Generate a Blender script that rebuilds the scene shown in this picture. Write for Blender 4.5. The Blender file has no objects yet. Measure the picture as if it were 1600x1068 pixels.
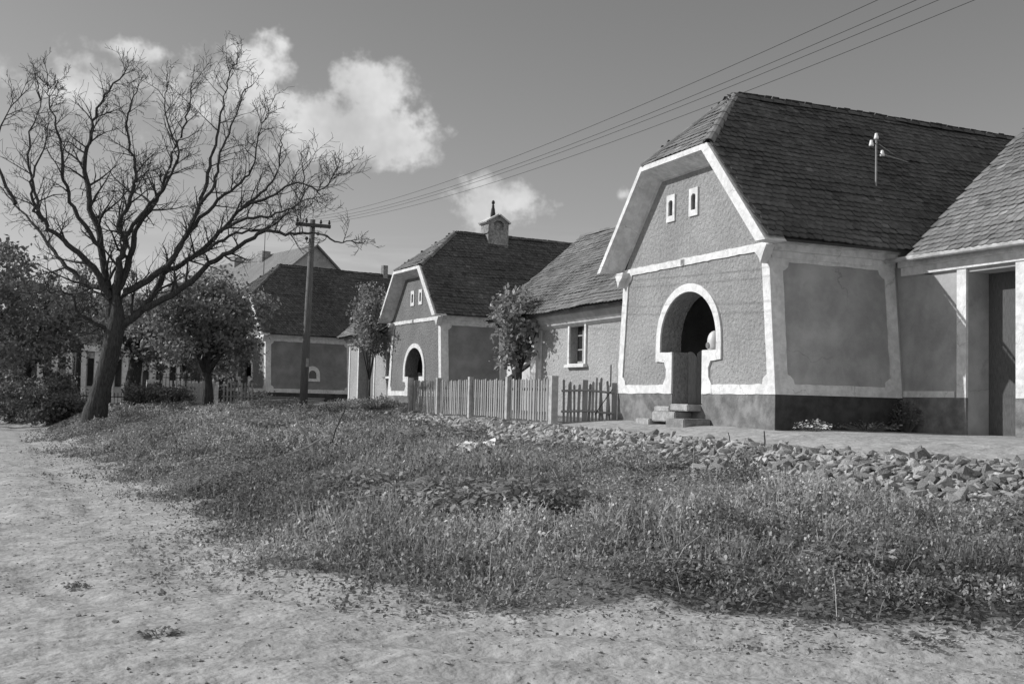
import bpy, bmesh, math, random
import numpy as np
from mathutils import Vector, Matrix
from mathutils.geometry import tessellate_polygon
random.seed(7); rng = np.random.default_rng(11)
scene = bpy.context.scene
col = scene.collection

# ------------------------------------------------------------------ camera
# world: +Y runs along the street away from the camera, +X towards the houses; road surface z = 0
F_PX, PW, PH = 1700.0, 1600, 1068
ROLL, YAW = math.radians(1.4), math.radians(23.2)
PITCH = math.atan((626.2 - PH / 2) * math.cos(ROLL) / F_PX)
fw = np.array([math.sin(YAW) * math.cos(PITCH), math.cos(YAW) * math.cos(PITCH), math.sin(PITCH)])
r0 = np.array([math.cos(YAW), -math.sin(YAW), 0.0]); u0 = np.cross(r0, fw)
CR = math.cos(ROLL) * r0 + math.sin(ROLL) * u0
CU = -math.sin(ROLL) * r0 + math.cos(ROLL) * u0
CAM = np.array([0.0, 0.0, 1.6])
cd = bpy.data.cameras.new('camera'); cam = bpy.data.objects.new('camera', cd); col.objects.link(cam)
cam.matrix_world = Matrix(((CR[0], CU[0], -fw[0], CAM[0]), (CR[1], CU[1], -fw[1], CAM[1]),
                           (CR[2], CU[2], -fw[2], CAM[2]), (0, 0, 0, 1)))
cd.sensor_width = 36.0; cd.lens = 36.0 * F_PX / PW; cd.clip_start = 0.1; cd.clip_end = 3000
scene.camera = cam

def ray(px, py): return fw + CR * (px - PW / 2) / F_PX - CU * (py - PH / 2) / F_PX
def on_x(px, py, X): d = ray(px, py); return CAM + d * (X / d[0])
def on_y(px, py, Y): d = ray(px, py); return CAM + d * (Y / d[1])
def dist_cam(p): return float(np.linalg.norm(np.array(p) - CAM))

# ------------------------------------------------------------------ light
TO_SUN = Vector((-1.75, 1.0, 1.13)).normalized()
SUN_EL = math.asin(TO_SUN.z); SUN_AZ = math.atan2(TO_SUN.x, TO_SUN.y)
sd = bpy.data.lights.new('sun', 'SUN'); sd.energy = 4.0; sd.angle = math.radians(0.5); sd.color = (1, 1, 1)
sun = bpy.data.objects.new('sun', sd); col.objects.link(sun)
sun.rotation_euler = (-TO_SUN).to_track_quat('-Z', 'Y').to_euler(); sun.location = (-40, 20, 40)

scene.cycles.max_bounces = 5; scene.cycles.diffuse_bounces = 3; scene.cycles.glossy_bounces = 2; scene.cycles.transmission_bounces = 3
vs = scene.view_settings
vs.view_transform = 'Standard'; vs.look = 'None'; vs.exposure = 0.0; vs.gamma = 1.0; vs.use_curve_mapping = False

world = bpy.data.worlds.new('World'); scene.world = world; world.use_nodes = True

class NT:
    """small helper to write node graphs"""
    def __init__(s, tree): s.t = tree; s.n = tree.nodes; s.l = tree.links
    def new(s, typ, **kw):
        nd = s.n.new(typ)
        for k, v in kw.items(): setattr(nd, k, v)
        return nd
    def put(s, sock, v):
        if isinstance(v, bpy.types.NodeSocket): s.l.new(v, sock)
        elif v is not None: sock.default_value = v
    def math(s, op, a, b=None, clamp=False):
        nd = s.new('ShaderNodeMath', operation=op, use_clamp=clamp); s.put(nd.inputs[0], a)
        if b is not None: s.put(nd.inputs[1], b)
        return nd.outputs[0]
    def mix(s, f, a, b):
        nd = s.new('ShaderNodeMix', data_type='FLOAT'); s.put(nd.inputs[0], f); s.put(nd.inputs[2], a); s.put(nd.inputs[3], b)
        return nd.outputs[0]
    def ramp(s, v, lo, hi, a=0.0, b=1.0):
        nd = s.new('ShaderNodeMapRange', clamp=True, interpolation_type='SMOOTHSTEP')
        s.put(nd.inputs[0], v); s.put(nd.inputs[1], lo); s.put(nd.inputs[2], hi); s.put(nd.inputs[3], a); s.put(nd.inputs[4], b)
        return nd.outputs[0]
    def noise(s, vec, scale, detail=4.0, rough=0.55, dist=0.0):
        nd = s.new('ShaderNodeTexNoise'); s.put(nd.inputs['Vector'], vec); s.put(nd.inputs['Scale'], scale)
        nd.inputs['Detail'].default_value = detail; nd.inputs['Roughness'].default_value = rough; nd.inputs['Distortion'].default_value = dist
        return nd.outputs['Fac']
    def voro(s, vec, scale, feature='F1'):
        nd = s.new('ShaderNodeTexVoronoi', feature=feature); s.put(nd.inputs['Vector'], vec); s.put(nd.inputs['Scale'], scale)
        return nd.outputs['Distance']

def build_world():
    T = NT(world.node_tree); T.n.clear()
    out = T.new('ShaderNodeOutputWorld'); bg = T.new('ShaderNodeBackground'); T.l.new(bg.outputs[0], out.inputs[0])
    sky = T.new('ShaderNodeTexSky', sky_type='NISHITA'); sky.sun_disc = False
    sky.sun_elevation = SUN_EL; sky.sun_rotation = SUN_AZ; sky.altitude = 150; sky.air_density = 1.0; sky.dust_density = 0.8; sky.ozone_density = 1.0
    bw = T.new('ShaderNodeRGBToBW'); T.l.new(sky.outputs[0], bw.inputs[0])
    tc = T.new('ShaderNodeTexCoord'); d = tc.outputs['Generated']
    sep = T.new('ShaderNodeSeparateXYZ'); T.l.new(d, sep.inputs[0])
    az = T.math('ARCTAN2', sep.outputs[0], sep.outputs[1]); el = T.math('ARCSINE', sep.outputs[2])
    def azel(px, py):
        v = ray(px, py); v = v / np.linalg.norm(v); return math.atan2(v[0], v[1]), math.asin(v[2])
    # cloud banks: (pixel centre, half width, half height in photo pixels, strength)
    banks = [(510, 205, 150, 66, 0.95), (585, 135, 72, 46, 0.8), (415, 95, 58, 36, 0.75), (805, 318, 100, 56, 0.9), (350, 160, 100, 60, 0.55), (110, 140, 110, 60, 0.5),
             (195, 78, 60, 14, 0.5), (970, 305, 26, 18, 0.42), (560, 222, 120, 50, 0.85)]
    cover = None
    for px, py, rx, ry, st in banks:
        a0, e0 = azel(px, py)
        u = T.math('DIVIDE', T.math('SUBTRACT', az, a0), rx / F_PX); v = T.math('DIVIDE', T.math('SUBTRACT', el, e0), ry / F_PX)
        r = T.math('SQRT', T.math('ADD', T.math('MULTIPLY', u, u), T.math('MULTIPLY', v, v)))
        m = T.math('MULTIPLY', T.math('SUBTRACT', 1.0, r), st)
        cover = m if cover is None else T.math('MAXIMUM', cover, m)
    n1 = T.noise(d, 9.0, 5.0, 0.6, 0.25); n2 = T.noise(d, 30.0, 4.0, 0.62)
    nn = T.math('ADD', T.math('MULTIPLY', T.math('SUBTRACT', n1, 0.5), 2.6), T.math('MULTIPLY', T.math('SUBTRACT', n2, 0.5), 1.5))
    near = T.ramp(T.math('ADD', cover, nn), 0.02, 0.55)
    # broken cumulus round the unseen sky, thickened to lift fill on shaded walls
    a0, e0 = azel(800, 300)
    away = T.ramp(T.math('ABSOLUTE', T.math('SUBTRACT', az, a0)), 0.52, 0.72)
    n3 = T.noise(d, 3.2, 8.0, 0.58, 0.2)
    far = T.math('MULTIPLY', T.ramp(n3, 0.42, 0.55), away)
    amt = T.math('MULTIPLY', T.math('MAXIMUM', near, far), T.ramp(el, 0.02, 0.12))
    # thin streaks low over the roofs
    st = T.new('ShaderNodeCombineXYZ'); T.put(st.inputs[0], T.math('MULTIPLY', az, 3.0)); T.put(st.inputs[1], T.math('MULTIPLY', el, 26.0))
    cir = T.math('MULTIPLY', T.ramp(T.noise(st.outputs[0], 1.6, 6.0, 0.6, 0.4), 0.4, 0.68), T.math('MULTIPLY', T.ramp(el, 0.04, 0.09), T.ramp(el, 0.17, 0.11)))
    shade = T.mix(T.ramp(T.noise(d, 14.0, 4.0, 0.6), 0.3, 0.7), 0.56, 0.82)
    base = T.math('MULTIPLY', T.math('POWER', bw.outputs[0], 1.0), 0.099)
    c = T.mix(T.math('MULTIPLY', cir, 0.7), base, 0.62)
    c = T.mix(T.math('MULTIPLY', amt, 0.92), c, shade)
    rgb = T.new('ShaderNodeCombineColor')
    for i in range(3): T.l.new(c, rgb.inputs[i])
    T.l.new(rgb.outputs[0], bg.inputs[0]); bg.inputs[1].default_value = 1.0
build_world()

# ------------------------------------------------------------------ materials (all neutral grey: the photograph is black and white)
MATS = {}
def material(name, lo, hi, rough=0.85, scale=6.0, detail=6.0, big=None, bump=None, spec=0.3, tone=False, translucent=0.0, stretch=None, vor=None, dirt=None, crack=None):
    """lo..hi albedo by noise; big=(scale, amount) slow patches; bump=[(scale, distance, detail)...]; tone multiplies by the 'tone' attribute"""
    m = bpy.data.materials.new(name); m.use_nodes = True; T = NT(m.node_tree); T.n.clear()
    out = T.new('ShaderNodeOutputMaterial'); p = T.new('ShaderNodeBsdfPrincipled')
    tc = T.new('ShaderNodeTexCoord'); vec = tc.outputs['Object']
    if stretch:
        mp = T.new('ShaderNodeMapping'); T.l.new(vec, mp.inputs[0]); mp.inputs['Scale'].default_value = stretch; vec = mp.outputs[0]
    f = T.ramp(T.noise(vec, scale, detail, 0.6), 0.32, 0.68)
    v = T.mix(f, lo, hi)
    if big: v = T.math('MULTIPLY', v, T.ramp(T.noise(vec, big[0], 5.0, 0.6), 0.3, 0.7, 1.0 - big[1], 1.0 + big[1]))
    if dirt:   # dirt=(scale, threshold, factor): splashes with a shape of their own
        v = T.math('MULTIPLY', v, T.ramp(T.noise(vec, dirt[0], 8.0, 0.65, 0.6), dirt[1], dirt[1] + 0.1, 1.0, dirt[2]))
    if crack:  # crack=(scale, width, factor): hairline cracks
        wv = T.new('ShaderNodeVectorMath', operation='ADD'); T.put(wv.inputs[0], vec)
        nz = T.new('ShaderNodeTexNoise'); T.put(nz.inputs['Vector'], vec); nz.inputs['Scale'].default_value = crack[0] * 3; nz.inputs['Detail'].default_value = 4
        sc = T.new('ShaderNodeVectorMath', operation='SCALE'); T.l.new(nz.outputs['Color'], sc.inputs[0]); sc.inputs['Scale'].default_value = 0.5 / crack[0]; T.l.new(sc.outputs[0], wv.inputs[1])
        cd_ = T.voro(wv.outputs[0], crack[0], 'DISTANCE_TO_EDGE')
        gate_ = T.ramp(T.noise(vec, crack[0] * 0.9, 2.0), 0.45, 0.6)
        ck = T.math('MULTIPLY', T.ramp(cd_, crack[1], 0.0), gate_)
        v = T.math('MULTIPLY', v, T.mix(ck, 1.0, crack[2]))
    if tone:
        a = T.new('ShaderNodeAttribute', attribute_name='tone'); v = T.math('MULTIPLY', v, a.outputs['Fac'])
    rgb = T.new('ShaderNodeCombineColor')
    for i in range(3): T.l.new(v, rgb.inputs[i])
    T.l.new(rgb.outputs[0], p.inputs['Base Color']); p.inputs['Roughness'].default_value = rough
    p.inputs['Specular IOR Level'].default_value = spec
    if bump:
        h = None
        for sc, dist, det in bump:
            x = T.math('MULTIPLY', T.noise(vec, sc, det, 0.6), dist)
            h = x if h is None else T.math('ADD', h, x)
        if vor: h = T.math('ADD', h, T.math('MULTIPLY', T.voro(vec, vor[0]), vor[1]))
        b = T.new('ShaderNodeBump'); b.inputs['Strength'].default_value = 1.0; b.inputs['Distance'].default_value = 1.0
        T.l.new(h, b.inputs['Height']); T.l.new(b.outputs[0], p.inputs['Normal'])
    if translucent:
        tr = T.new('ShaderNodeBsdfTranslucent'); T.l.new(rgb.outputs[0], tr.inputs[0])
        mx = T.new('ShaderNodeMixShader'); mx.inputs[0].default_value = translucent
        T.l.new(p.outputs[0], mx.inputs[1]); T.l.new(tr.outputs[0], mx.inputs[2]); T.l.new(mx.outputs[0], out.inputs[0])
    else: T.l.new(p.outputs[0], out.inputs[0])
    MATS[name] = m; return m
RC = [(11, 0.06, 3.0), (38, 0.022, 2.0)]
material('roughcast', 0.27, 0.35, 0.95, 14, big=(0.7, 0.13), bump=RC, crack=(0.45, 0.012, 0.72), dirt=(1.4, 0.62, 0.88))
material('roughcast_dark', 0.18, 0.23, 0.95, 14, big=(0.9, 0.12), bump=RC)
material('roughcast_pale', 0.34, 0.42, 0.95, 14, big=(0.8, 0.10), bump=RC)
material('side_plaster', 0.34, 0.41, 0.95, 3.0, big=(0.7, 0.18), bump=[(5, 0.02, 6.0), (45, 0.004, 2.0)], dirt=(0.8, 0.6, 0.8), crack=(0.5, 0.008, 0.7))
material('side_plaster_dark', 0.21, 0.26, 0.95, 3.0, big=(0.7, 0.15), bump=[(5, 0.015, 6.0)])
material('limewash', 0.60, 0.76, 0.9, 7.0, big=(1.6, 0.09), bump=[(7, 0.03, 5.0), (60, 0.004, 2.0)], dirt=(2.6, 0.62, 0.76), crack=(1.0, 0.012, 0.65))
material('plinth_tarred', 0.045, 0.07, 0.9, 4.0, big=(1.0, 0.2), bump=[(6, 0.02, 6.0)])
material('plinth', 0.14, 0.22, 0.95, 4.0, big=(1.0, 0.2), bump=[(6, 0.03, 6.0), (40, 0.006, 3.0)], dirt=(1.1, 0.55, 0.75))
material('interior', 0.16, 0.2, 0.95, 3.0)
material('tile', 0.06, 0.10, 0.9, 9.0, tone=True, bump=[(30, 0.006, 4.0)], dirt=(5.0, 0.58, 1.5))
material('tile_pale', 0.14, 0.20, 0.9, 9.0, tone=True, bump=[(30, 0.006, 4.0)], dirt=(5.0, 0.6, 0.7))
material('deck', 0.06, 0.08, 0.95, 5.0)
material('earth', 0.26, 0.40, 0.95, 9.0, tone=True)
material('mortar', 0.45, 0.6, 0.95, 8.0, bump=[(14, 0.03, 5.0)])
material('wood_grey', 0.20, 0.30, 0.9, 6.0, stretch=(14, 14, 1.2), bump=[(6, 0.004, 4.0)], tone=True)
material('wood_dark', 0.07, 0.12, 0.85, 6.0, stretch=(14, 14, 1.2), bump=[(6, 0.004, 4.0)])
material('pole_wood', 0.10, 0.18, 0.85, 5.0, stretch=(16, 16, 0.6), bump=[(6, 0.006, 4.0)])
material('concrete', 0.36, 0.46, 0.95, 8.0, big=(2.0, 0.15), bump=[(22, 0.008, 5.0)])
material('stone', 0.22, 0.36, 0.95, 7.0, tone=True, bump=[(12, 0.03, 5.0)])
material('brick', 0.18, 0.34, 0.95, 12.0, big=(1.6, 0.3), bump=[(16, 0.02, 5.0)])
material('dark_clay', 0.03, 0.05, 0.7, 6.0)
material('iron', 0.03, 0.05, 0.6, 8.0)
material('porcelain', 0.75, 0.82, 0.25, 6.0, spec=0.5)
material('jar_glaze', 0.55, 0.66, 0.45, 5.0, spec=0.5, big=(3.0, 0.1))
material('glass', 0.02, 0.03, 0.08, 4.0, spec=0.6)
material('window_paint', 0.25, 0.35, 0.7, 8.0)
material('bark', 0.035, 0.085, 0.95, 5.0, stretch=(5, 5, 1.0), bump=[(2.2, 0.10, 6.0)])
material('twig', 0.04, 0.07, 0.95, 9.0)
material('leaf', 0.17, 0.23, 0.5, 8.0, tone=True, translucent=0.4, spec=0.45)
material('weed', 0.21, 0.29, 0.55, 3.0, tone=True, translucent=0.42, spec=0.4, big=(0.5, 0.28))
material('paper', 0.8, 0.88, 0.8, 6.0, bump=[(9, 0.02, 4.0)])
material('pale_plaster', 0.5, 0.6, 0.95, 5.0, big=(0.6, 0.12), bump=[(8, 0.015, 4.0)])
material('cornice_plaster', 0.36, 0.46, 0.95, 5.0, big=(0.6, 0.12), bump=[(8, 0.015, 4.0)])
material('dry_wood', 0.3, 0.42, 0.9, 9.0)

def ground_material():
    m = bpy.data.materials.new('ground'); m.use_nodes = True; T = NT(m.node_tree); T.n.clear()
    out = T.new('ShaderNodeOutputMaterial'); p = T.new('ShaderNodeBsdfPrincipled'); T.l.new(p.outputs[0], out.inputs[0])
    vec = T.new('ShaderNodeTexCoord').outputs['Object']
    a = T.new('ShaderNodeAttribute', attribute_name='cover').outputs['Fac']      # 0 bare dirt .. 1 soil under weeds
    n = T.noise(vec, 1.4, 4.0, 0.65)
    dirt = T.mix(T.ramp(T.noise(vec, 6.0, 7.0, 0.7), 0.28, 0.72), 0.29, 0.44)
    dirt = T.math('MULTIPLY', dirt, T.ramp(n, 0.3, 0.7, 0.82, 1.12))
    dirt = T.math('MULTIPLY', dirt, T.ramp(T.noise(vec, 2.6, 6.0, 0.7), 0.56, 0.70, 1.0, 0.68))
    dirt = T.math('MULTIPLY', dirt, T.ramp(T.noise(vec, 26.0, 5.0, 0.7), 0.58, 0.72, 1.0, 0.68))
    soil = T.mix(T.ramp(T.noise(vec, 12.0, 6.0, 0.6), 0.3, 0.7), 0.10, 0.17)
    f = T.ramp(T.math('ADD', a, T.math('MULTIPLY', T.math('SUBTRACT', T.noise(vec, 3.5, 6.0, 0.65), 0.5), 1.1)), 0.5, 0.95)
    v = T.mix(f, dirt, soil)
    rgb = T.new('ShaderNodeCombineColor')
    for i in range(3): T.l.new(v, rgb.inputs[i])
    T.l.new(rgb.outputs[0], p.inputs['Base Color']); p.inputs['Roughness'].default_value = 0.95; p.inputs['Specular IOR Level'].default_value = 0.15
    h = T.math('ADD', T.math('MULTIPLY', T.noise(vec, 4.0, 3.0, 0.5), 0.06), T.math('MULTIPLY', T.noise(vec, 17.0, 3.0, 0.5), 0.02))
    b = T.new('ShaderNodeBump'); b.inputs['Distance'].default_value = 1.0; b.inputs['Strength'].default_value = 0.9
    T.l.new(h, b.inputs['Height']); T.l.new(b.outputs[0], p.inputs['Normal'])
    MATS['ground'] = m
ground_material()

# ------------------------------------------------------------------ helpers
def tag(o, label=None, cat=None, group=None, kind=None):
    if label: o['label'] = label
    if cat: o['category'] = cat
    if group: o['group'] = group
    if kind: o['kind'] = kind
    return o
def empty(name, loc, rz=0.0):
    o = bpy.data.objects.new(name, None); col.objects.link(o); o.location = loc; o.rotation_euler = (0, 0, rz); o.empty_display_size = 0.3
    return o
def link(name, me, parent=None, mat=None):
    o = bpy.data.objects.new(name, me); col.objects.link(o)
    if parent: o.parent = parent
    if mat is not None and not me.materials: me.materials.append(MATS[mat])
    return o
class MB:
    def __init__(s): s.v = []; s.f = []; s.t = []
    def add(s, vs, fs, tone=1.0):
        k = len(s.v); s.v += [tuple(map(float, p)) for p in vs]; s.f += [tuple(i + k for i in q) for q in fs]; s.t += [tone] * len(fs); return s
    def box(s, x0, x1, y0, y1, z0, z1, tone=1.0):
        return s.add([(x, y, z) for z in (z0, z1) for y in (y0, y1) for x in (x0, x1)],
                     [(0, 2, 3, 1), (4, 5, 7, 6), (0, 1, 5, 4), (2, 6, 7, 3), (0, 4, 6, 2), (1, 3, 7, 5)], tone)
    def obox(s, M, sx, sy, sz, tone=1.0, jit=0.0):
        vs = []
        for z in (-.5, .5):
            for y in (-.5, .5):
                for x in (-.5, .5):
                    vs.append(M @ Vector((x * sx + random.uniform(-jit, jit), y * sy + random.uniform(-jit, jit), z * sz + random.uniform(-jit, jit))))
        return s.add(vs, [(0, 2, 3, 1), (4, 5, 7, 6), (0, 1, 5, 4), (2, 6, 7, 3), (0, 4, 6, 2), (1, 3, 7, 5)], tone)
    def prism(s, outer, holes, place, w0, w1, tone=1.0):
        loops = [list(outer)] + [list(h) for h in holes]
        flat = [p for lp in loops for p in lp]; n = len(flat)
        tris = tessellate_polygon([[Vector((p[0], p[1], 0)) for p in lp] for lp in loops])
        vs = [place(u, v, w0) for u, v in flat] + [place(u, v, w1) for u, v in flat]
        fs = [tuple(t) for t in tris] + [tuple(i + n for i in reversed(t)) for t in tris]
        k = 0
        for lp in loops:
            m = len(lp)
            for i in range(m):
                a, b = k + i, k + (i + 1) % m
                fs.append((a, b, b + n, a + n))
            k += m
        return s.add(vs, fs, tone)
    def tube(s, pts, radii, sides=6, tone=1.0, cap=True):
        pts = [Vector(p) for p in pts]; k = len(s.v); n = len(pts)
        ref = Vector((0.3, 0.2, 1)).normalized(); vs = []
        for i, p in enumerate(pts):
            d = (pts[min(i + 1, n - 1)] - pts[max(i - 1, 0)])
            if d.length < 1e-7: d = Vector((0, 0, 1))
            d.normalize()
            a = d.cross(ref)
            if a.length < 0.05: a = d.cross(Vector((1, 0, 0)))
            a.normalize(); b = d.cross(a)
            for j in range(sides):
                t = 2 * math.pi * j / sides
                vs.append(p + (a * math.cos(t) + b * math.sin(t)) * radii[i])
        fs = []
        for i in range(n - 1):
            for j in range(sides):
                j2 = (j + 1) % sides
                fs.append((i * sides + j, i * sides + j2, (i + 1) * sides + j2, (i + 1) * sides + j))
        if cap: fs += [tuple(range(sides - 1, -1, -1)), tuple((n - 1) * sides + j for j in range(sides))]
        return s.add(vs, fs, tone)
    def lathe(s, prof, center=(0, 0, 0), seg=16, tone=1.0):
        vs = []; fs = []
        for r, z in prof:
            for j in range(seg):
                a = 2 * math.pi * j / seg; vs.append((center[0] + r * math.cos(a), center[1] + r * math.sin(a), center[2] + z))
        for i in range(len(prof) - 1):
            for j in range(seg):
                j2 = (j + 1) % seg; fs.append((i * seg + j, i * seg + j2, (i + 1) * seg + j2, (i + 1) * seg + j))
        fs += [tuple(range(seg - 1, -1, -1)), tuple((len(prof) - 1) * seg + j for j in range(seg))]
        return s.add(vs, fs, tone)
    def mesh(s, name, smooth=False, fix=True):
        me = bpy.data.meshes.new(name); me.from_pydata(s.v, [], s.f)
        at = me.attributes.new('tone', 'FLOAT', 'FACE'); at.data.foreach_set('value', np.array(s.t, dtype=np.float32))
        if fix:
            bm = bmesh.new(); bm.from_mesh(me); bmesh.ops.recalc_face_normals(bm, faces=bm.faces); bm.to_mesh(me); bm.free()
        if smooth: me.shade_smooth()
        me.update(); return me
    def build(s, name, mat, parent=None, smooth=False, fix=True):
        me = s.mesh(name, smooth, fix); return link(name, me, parent, mat)

def quads(name, base, tip, side, mat, tone, parent=None, fold=None):
    """many leaf-shaped quads at once: base point, tip point, half-width vector (N,3)"""
    N = len(base); mid = base * 0.5 + tip * 0.5
    if fold is not None: mid = mid + fold
    v = np.empty((N, 4, 3), np.float32); v[:, 0] = base; v[:, 1] = mid + side; v[:, 2] = tip; v[:, 3] = mid - side
    me = bpy.data.meshes.new(name); me.vertices.add(4 * N); me.vertices.foreach_set('co', v.ravel())
    me.loops.add(4 * N); me.loops.foreach_set('vertex_index', np.arange(4 * N, dtype=np.int32))
    me.polygons.add(N); me.polygons.foreach_set('loop_start', np.arange(0, 4 * N, 4, dtype=np.int32)); me.polygons.foreach_set('loop_total', np.full(N, 4, np.int32))
    at = me.attributes.new('tone', 'FLOAT', 'FACE'); at.data.foreach_set('value', tone.astype(np.float32))
    me.update(calc_edges=True); me.validate()
    return link(name, me, parent, mat)
def unit(v): return v / (np.linalg.norm(v, axis=1, keepdims=True) + 1e-9)
def leaves(name, cen, size, mat, parent=None, up=0.3, tone=None, aspect=0.34):
    N = len(cen); d = unit(rng.normal(size=(N, 3)) + np.array([0, 0, up])); nrm = unit(rng.normal(size=(N, 3)) + np.array([0, 0, 0.8]))
    s = unit(np.cross(d, nrm)); L = size * rng.uniform(0.6, 1.35, (N, 1))
    if tone is None: tone = rng.uniform(0.55, 1.5, N)
    return quads(name, cen - d * L * 0.5, cen + d * L * 0.5, s * L * aspect, mat, tone, parent, fold=nrm * L * 0.06)

# value noise for the terrain
_tab = rng.uniform(-1, 1, (256, 256))
def vnoise(x, y):
    xi = np.floor(x).astype(int); yi = np.floor(y).astype(int); fx = x - xi; fy = y - yi
    fx = fx * fx * (3 - 2 * fx); fy = fy * fy * (3 - 2 * fy)
    g = lambda i, j: _tab[i % 256, j % 256]
    return (g(xi, yi) * (1 - fx) + g(xi + 1, yi) * fx) * (1 - fy) + (g(xi, yi + 1) * (1 - fx) + g(xi + 1, yi + 1) * fx) * fy
def fbm(x, y, s, o=3):
    r = 0; a = 1.0
    for k in range(o): r = r + a * vnoise(x * s * 2 ** k + 17 * k, y * s * 2 ** k + 5 * k); a *= 0.5
    return r
def smooth(a, b, x): t = np.clip((x - a) / (b - a), 0, 1); return t * t * (3 - 2 * t)

# ------------------------------------------------------------------ terrain
_EY = [-60, 0, 4, 5.65, 7.0, 8.2, 9.9, 13, 19.5, 36.5, 52, 58, 64, 75, 120]
_EX = [60, 30, 9.0, 6.0, 4.35, 3.0, 2.2, 1.86, 1.38, 0.55, -0.2, -1.6, -7, -25, -80]
def road_edge(Y): return np.interp(Y, _EY, _EX)
def rub_hi(Y): return np.interp(Y, [0, 10, 13, 18, 28, 34], [11.2, 10.7, 10.1, 10.3, 10.5, 10.5])
def rub_lo(Y): return np.interp(Y, [0, 9, 13, 18, 28, 34], [10.6, 9.4, 8.5, 8.8, 9.4, 10.2])
def ground_z(X, Y):
    X = np.asarray(X, float); Y = np.asarray(Y, float)
    e = road_edge(Y); lo = rub_lo(Y); hi = rub_hi(Y)
    zl = np.interp(Y, [0, 9, 13, 20, 30, 40, 60], [0.4, 0.62, 0.74, 0.78, 0.92, 1.05, 1.1]); zh = np.interp(Y, [0, 10, 20, 34, 60], [.92, .97, 1.02, 1.1, 1.12])
    p = np.interp(Y, [12, 36], [1.5, 4.5])
    t = np.clip((X - e) / np.maximum(lo - e, 0.5), 0, 1)
    z = zl * (1 - (1 - t) ** p)
    z = z + (zh - zl) * smooth(0, 1, (X - lo) / (hi - lo)) + 0.19 * smooth(0, 1, (X - hi) / 2.0)
    bank = smooth(0, 0.8, X - e) * (1 - smooth(-0.3, 0.6, X - lo))
    z = z + bank * (0.10 * fbm(X, Y, 0.55, 3) + 0.05 * fbm(X, Y, 2.1, 2))
    walk = smooth(-0.2, 0.4, X - hi); z = z + walk * 0.015 * fbm(X, Y, 1.2, 3)
    roadm = 1 - smooth(-0.2, 0.5, X - e)
    # two shallow wheel ruts follow the lane
    for off, dep in ((-0.9, 0.04), (-2.1, 0.055), (-3.3, 0.05), (-4.6, 0.04)):
        z = z - roadm * dep * np.exp(-((X - e - off - .12 * fbm(X * 0, Y, .25, 2)) / 0.17) ** 2) * (0.6 + 0.6 * np.clip(fbm(X, Y, .5, 2), -.6, .8))
    z = z + roadm * (0.03 * fbm(X, Y, 0.7, 3) + 0.016 * fbm(X, Y, 3.0, 3)) + roadm * 0.05 * smooth(-0.7, -0.1, X - e)
    return z
def gz(x, y): return float(ground_z(x, y))
def hit(px, py):
    d = ray(px, py); s = 4.0
    for _ in range(4000):
        p = CAM + d * s
        if p[2] <= gz(p[0], p[1]): return p
        s *= 1.003
    return p
def cover(X, Y):
    """0 bare, 1 weeds"""
    e = road_edge(Y); lo = rub_lo(Y)
    jag = 0.35 * fbm(X, Y, 0.9, 3)
    c = .12 * smooth(-1.3, -.2, X - e + 2 * jag) + .88 * smooth(-0.35, 0.55, X - e + 1.3 * jag)
    edge = np.where(Y < 34, lo - 0.25 + 0.45 * fbm(X, Y, 0.8, 2), 12.6)
    c = c * (1 - smooth(0.0, 0.5, X - edge))
    return c
def axis(fine0, fine1, step, lo, hi, grow=1.22):
    a = list(np.arange(fine0, fine1, step)); s = step; x = a[-1]
    while x < hi: s *= grow; x += s; a.append(x)
    s = step; x = a[0]; b = []
    while x > lo: s *= grow; x -= s; b.append(x)
    return np.array(b[::-1] + a)
def build_ground():
    xs = axis(-6, 13.0, 0.09, -500, 500); ys = axis(4.0, 30, 0.09, -80, 900, 1.06)
    X, Y = np.meshgrid(xs, ys); Z = ground_z(X, Y); C = cover(X, Y)
    C = np.maximum(C, smooth(36, 44, Y) * smooth(-0.3, 1.0, X - road_edge(Y)) * 0.9)
    nx, ny = len(xs), len(ys); P = np.stack([X, Y, Z], -1).reshape(-1, 3)
    ii, jj = np.meshgrid(np.arange(nx - 1), np.arange(ny - 1)); a = (jj * nx + ii).ravel()
    q = np.stack([a, a + 1, a + nx + 1, a + nx], -1)
    cx = (X[:-1, :-1] + X[1:, 1:]).ravel() / 2; cy = (Y[:-1, :-1] + Y[1:, 1:]).ravel() / 2
    e = road_edge(cy); cls = np.where(cx < e, 0, np.where((cx > rub_hi(cy)) & (cy < 44) & (cx < 40), 2, 1))
    for k, nm in ((0, 'dirt_road'), (1, 'grassy_bank'), (2, 'footpath')):
        f = q[cls == k]; idx, inv = np.unique(f, return_inverse=True); f = inv.reshape(-1, 4)
        me = bpy.data.meshes.new(nm); me.from_pydata(P[idx], [], f.tolist())
        at = me.attributes.new('cover', 'FLOAT', 'POINT'); at.data.foreach_set('value', C.ravel()[idx].astype(np.float32))
        me.shade_smooth(); o = link(nm, me, None, 'ground'); o['kind'] = 'structure'
build_ground()

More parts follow.
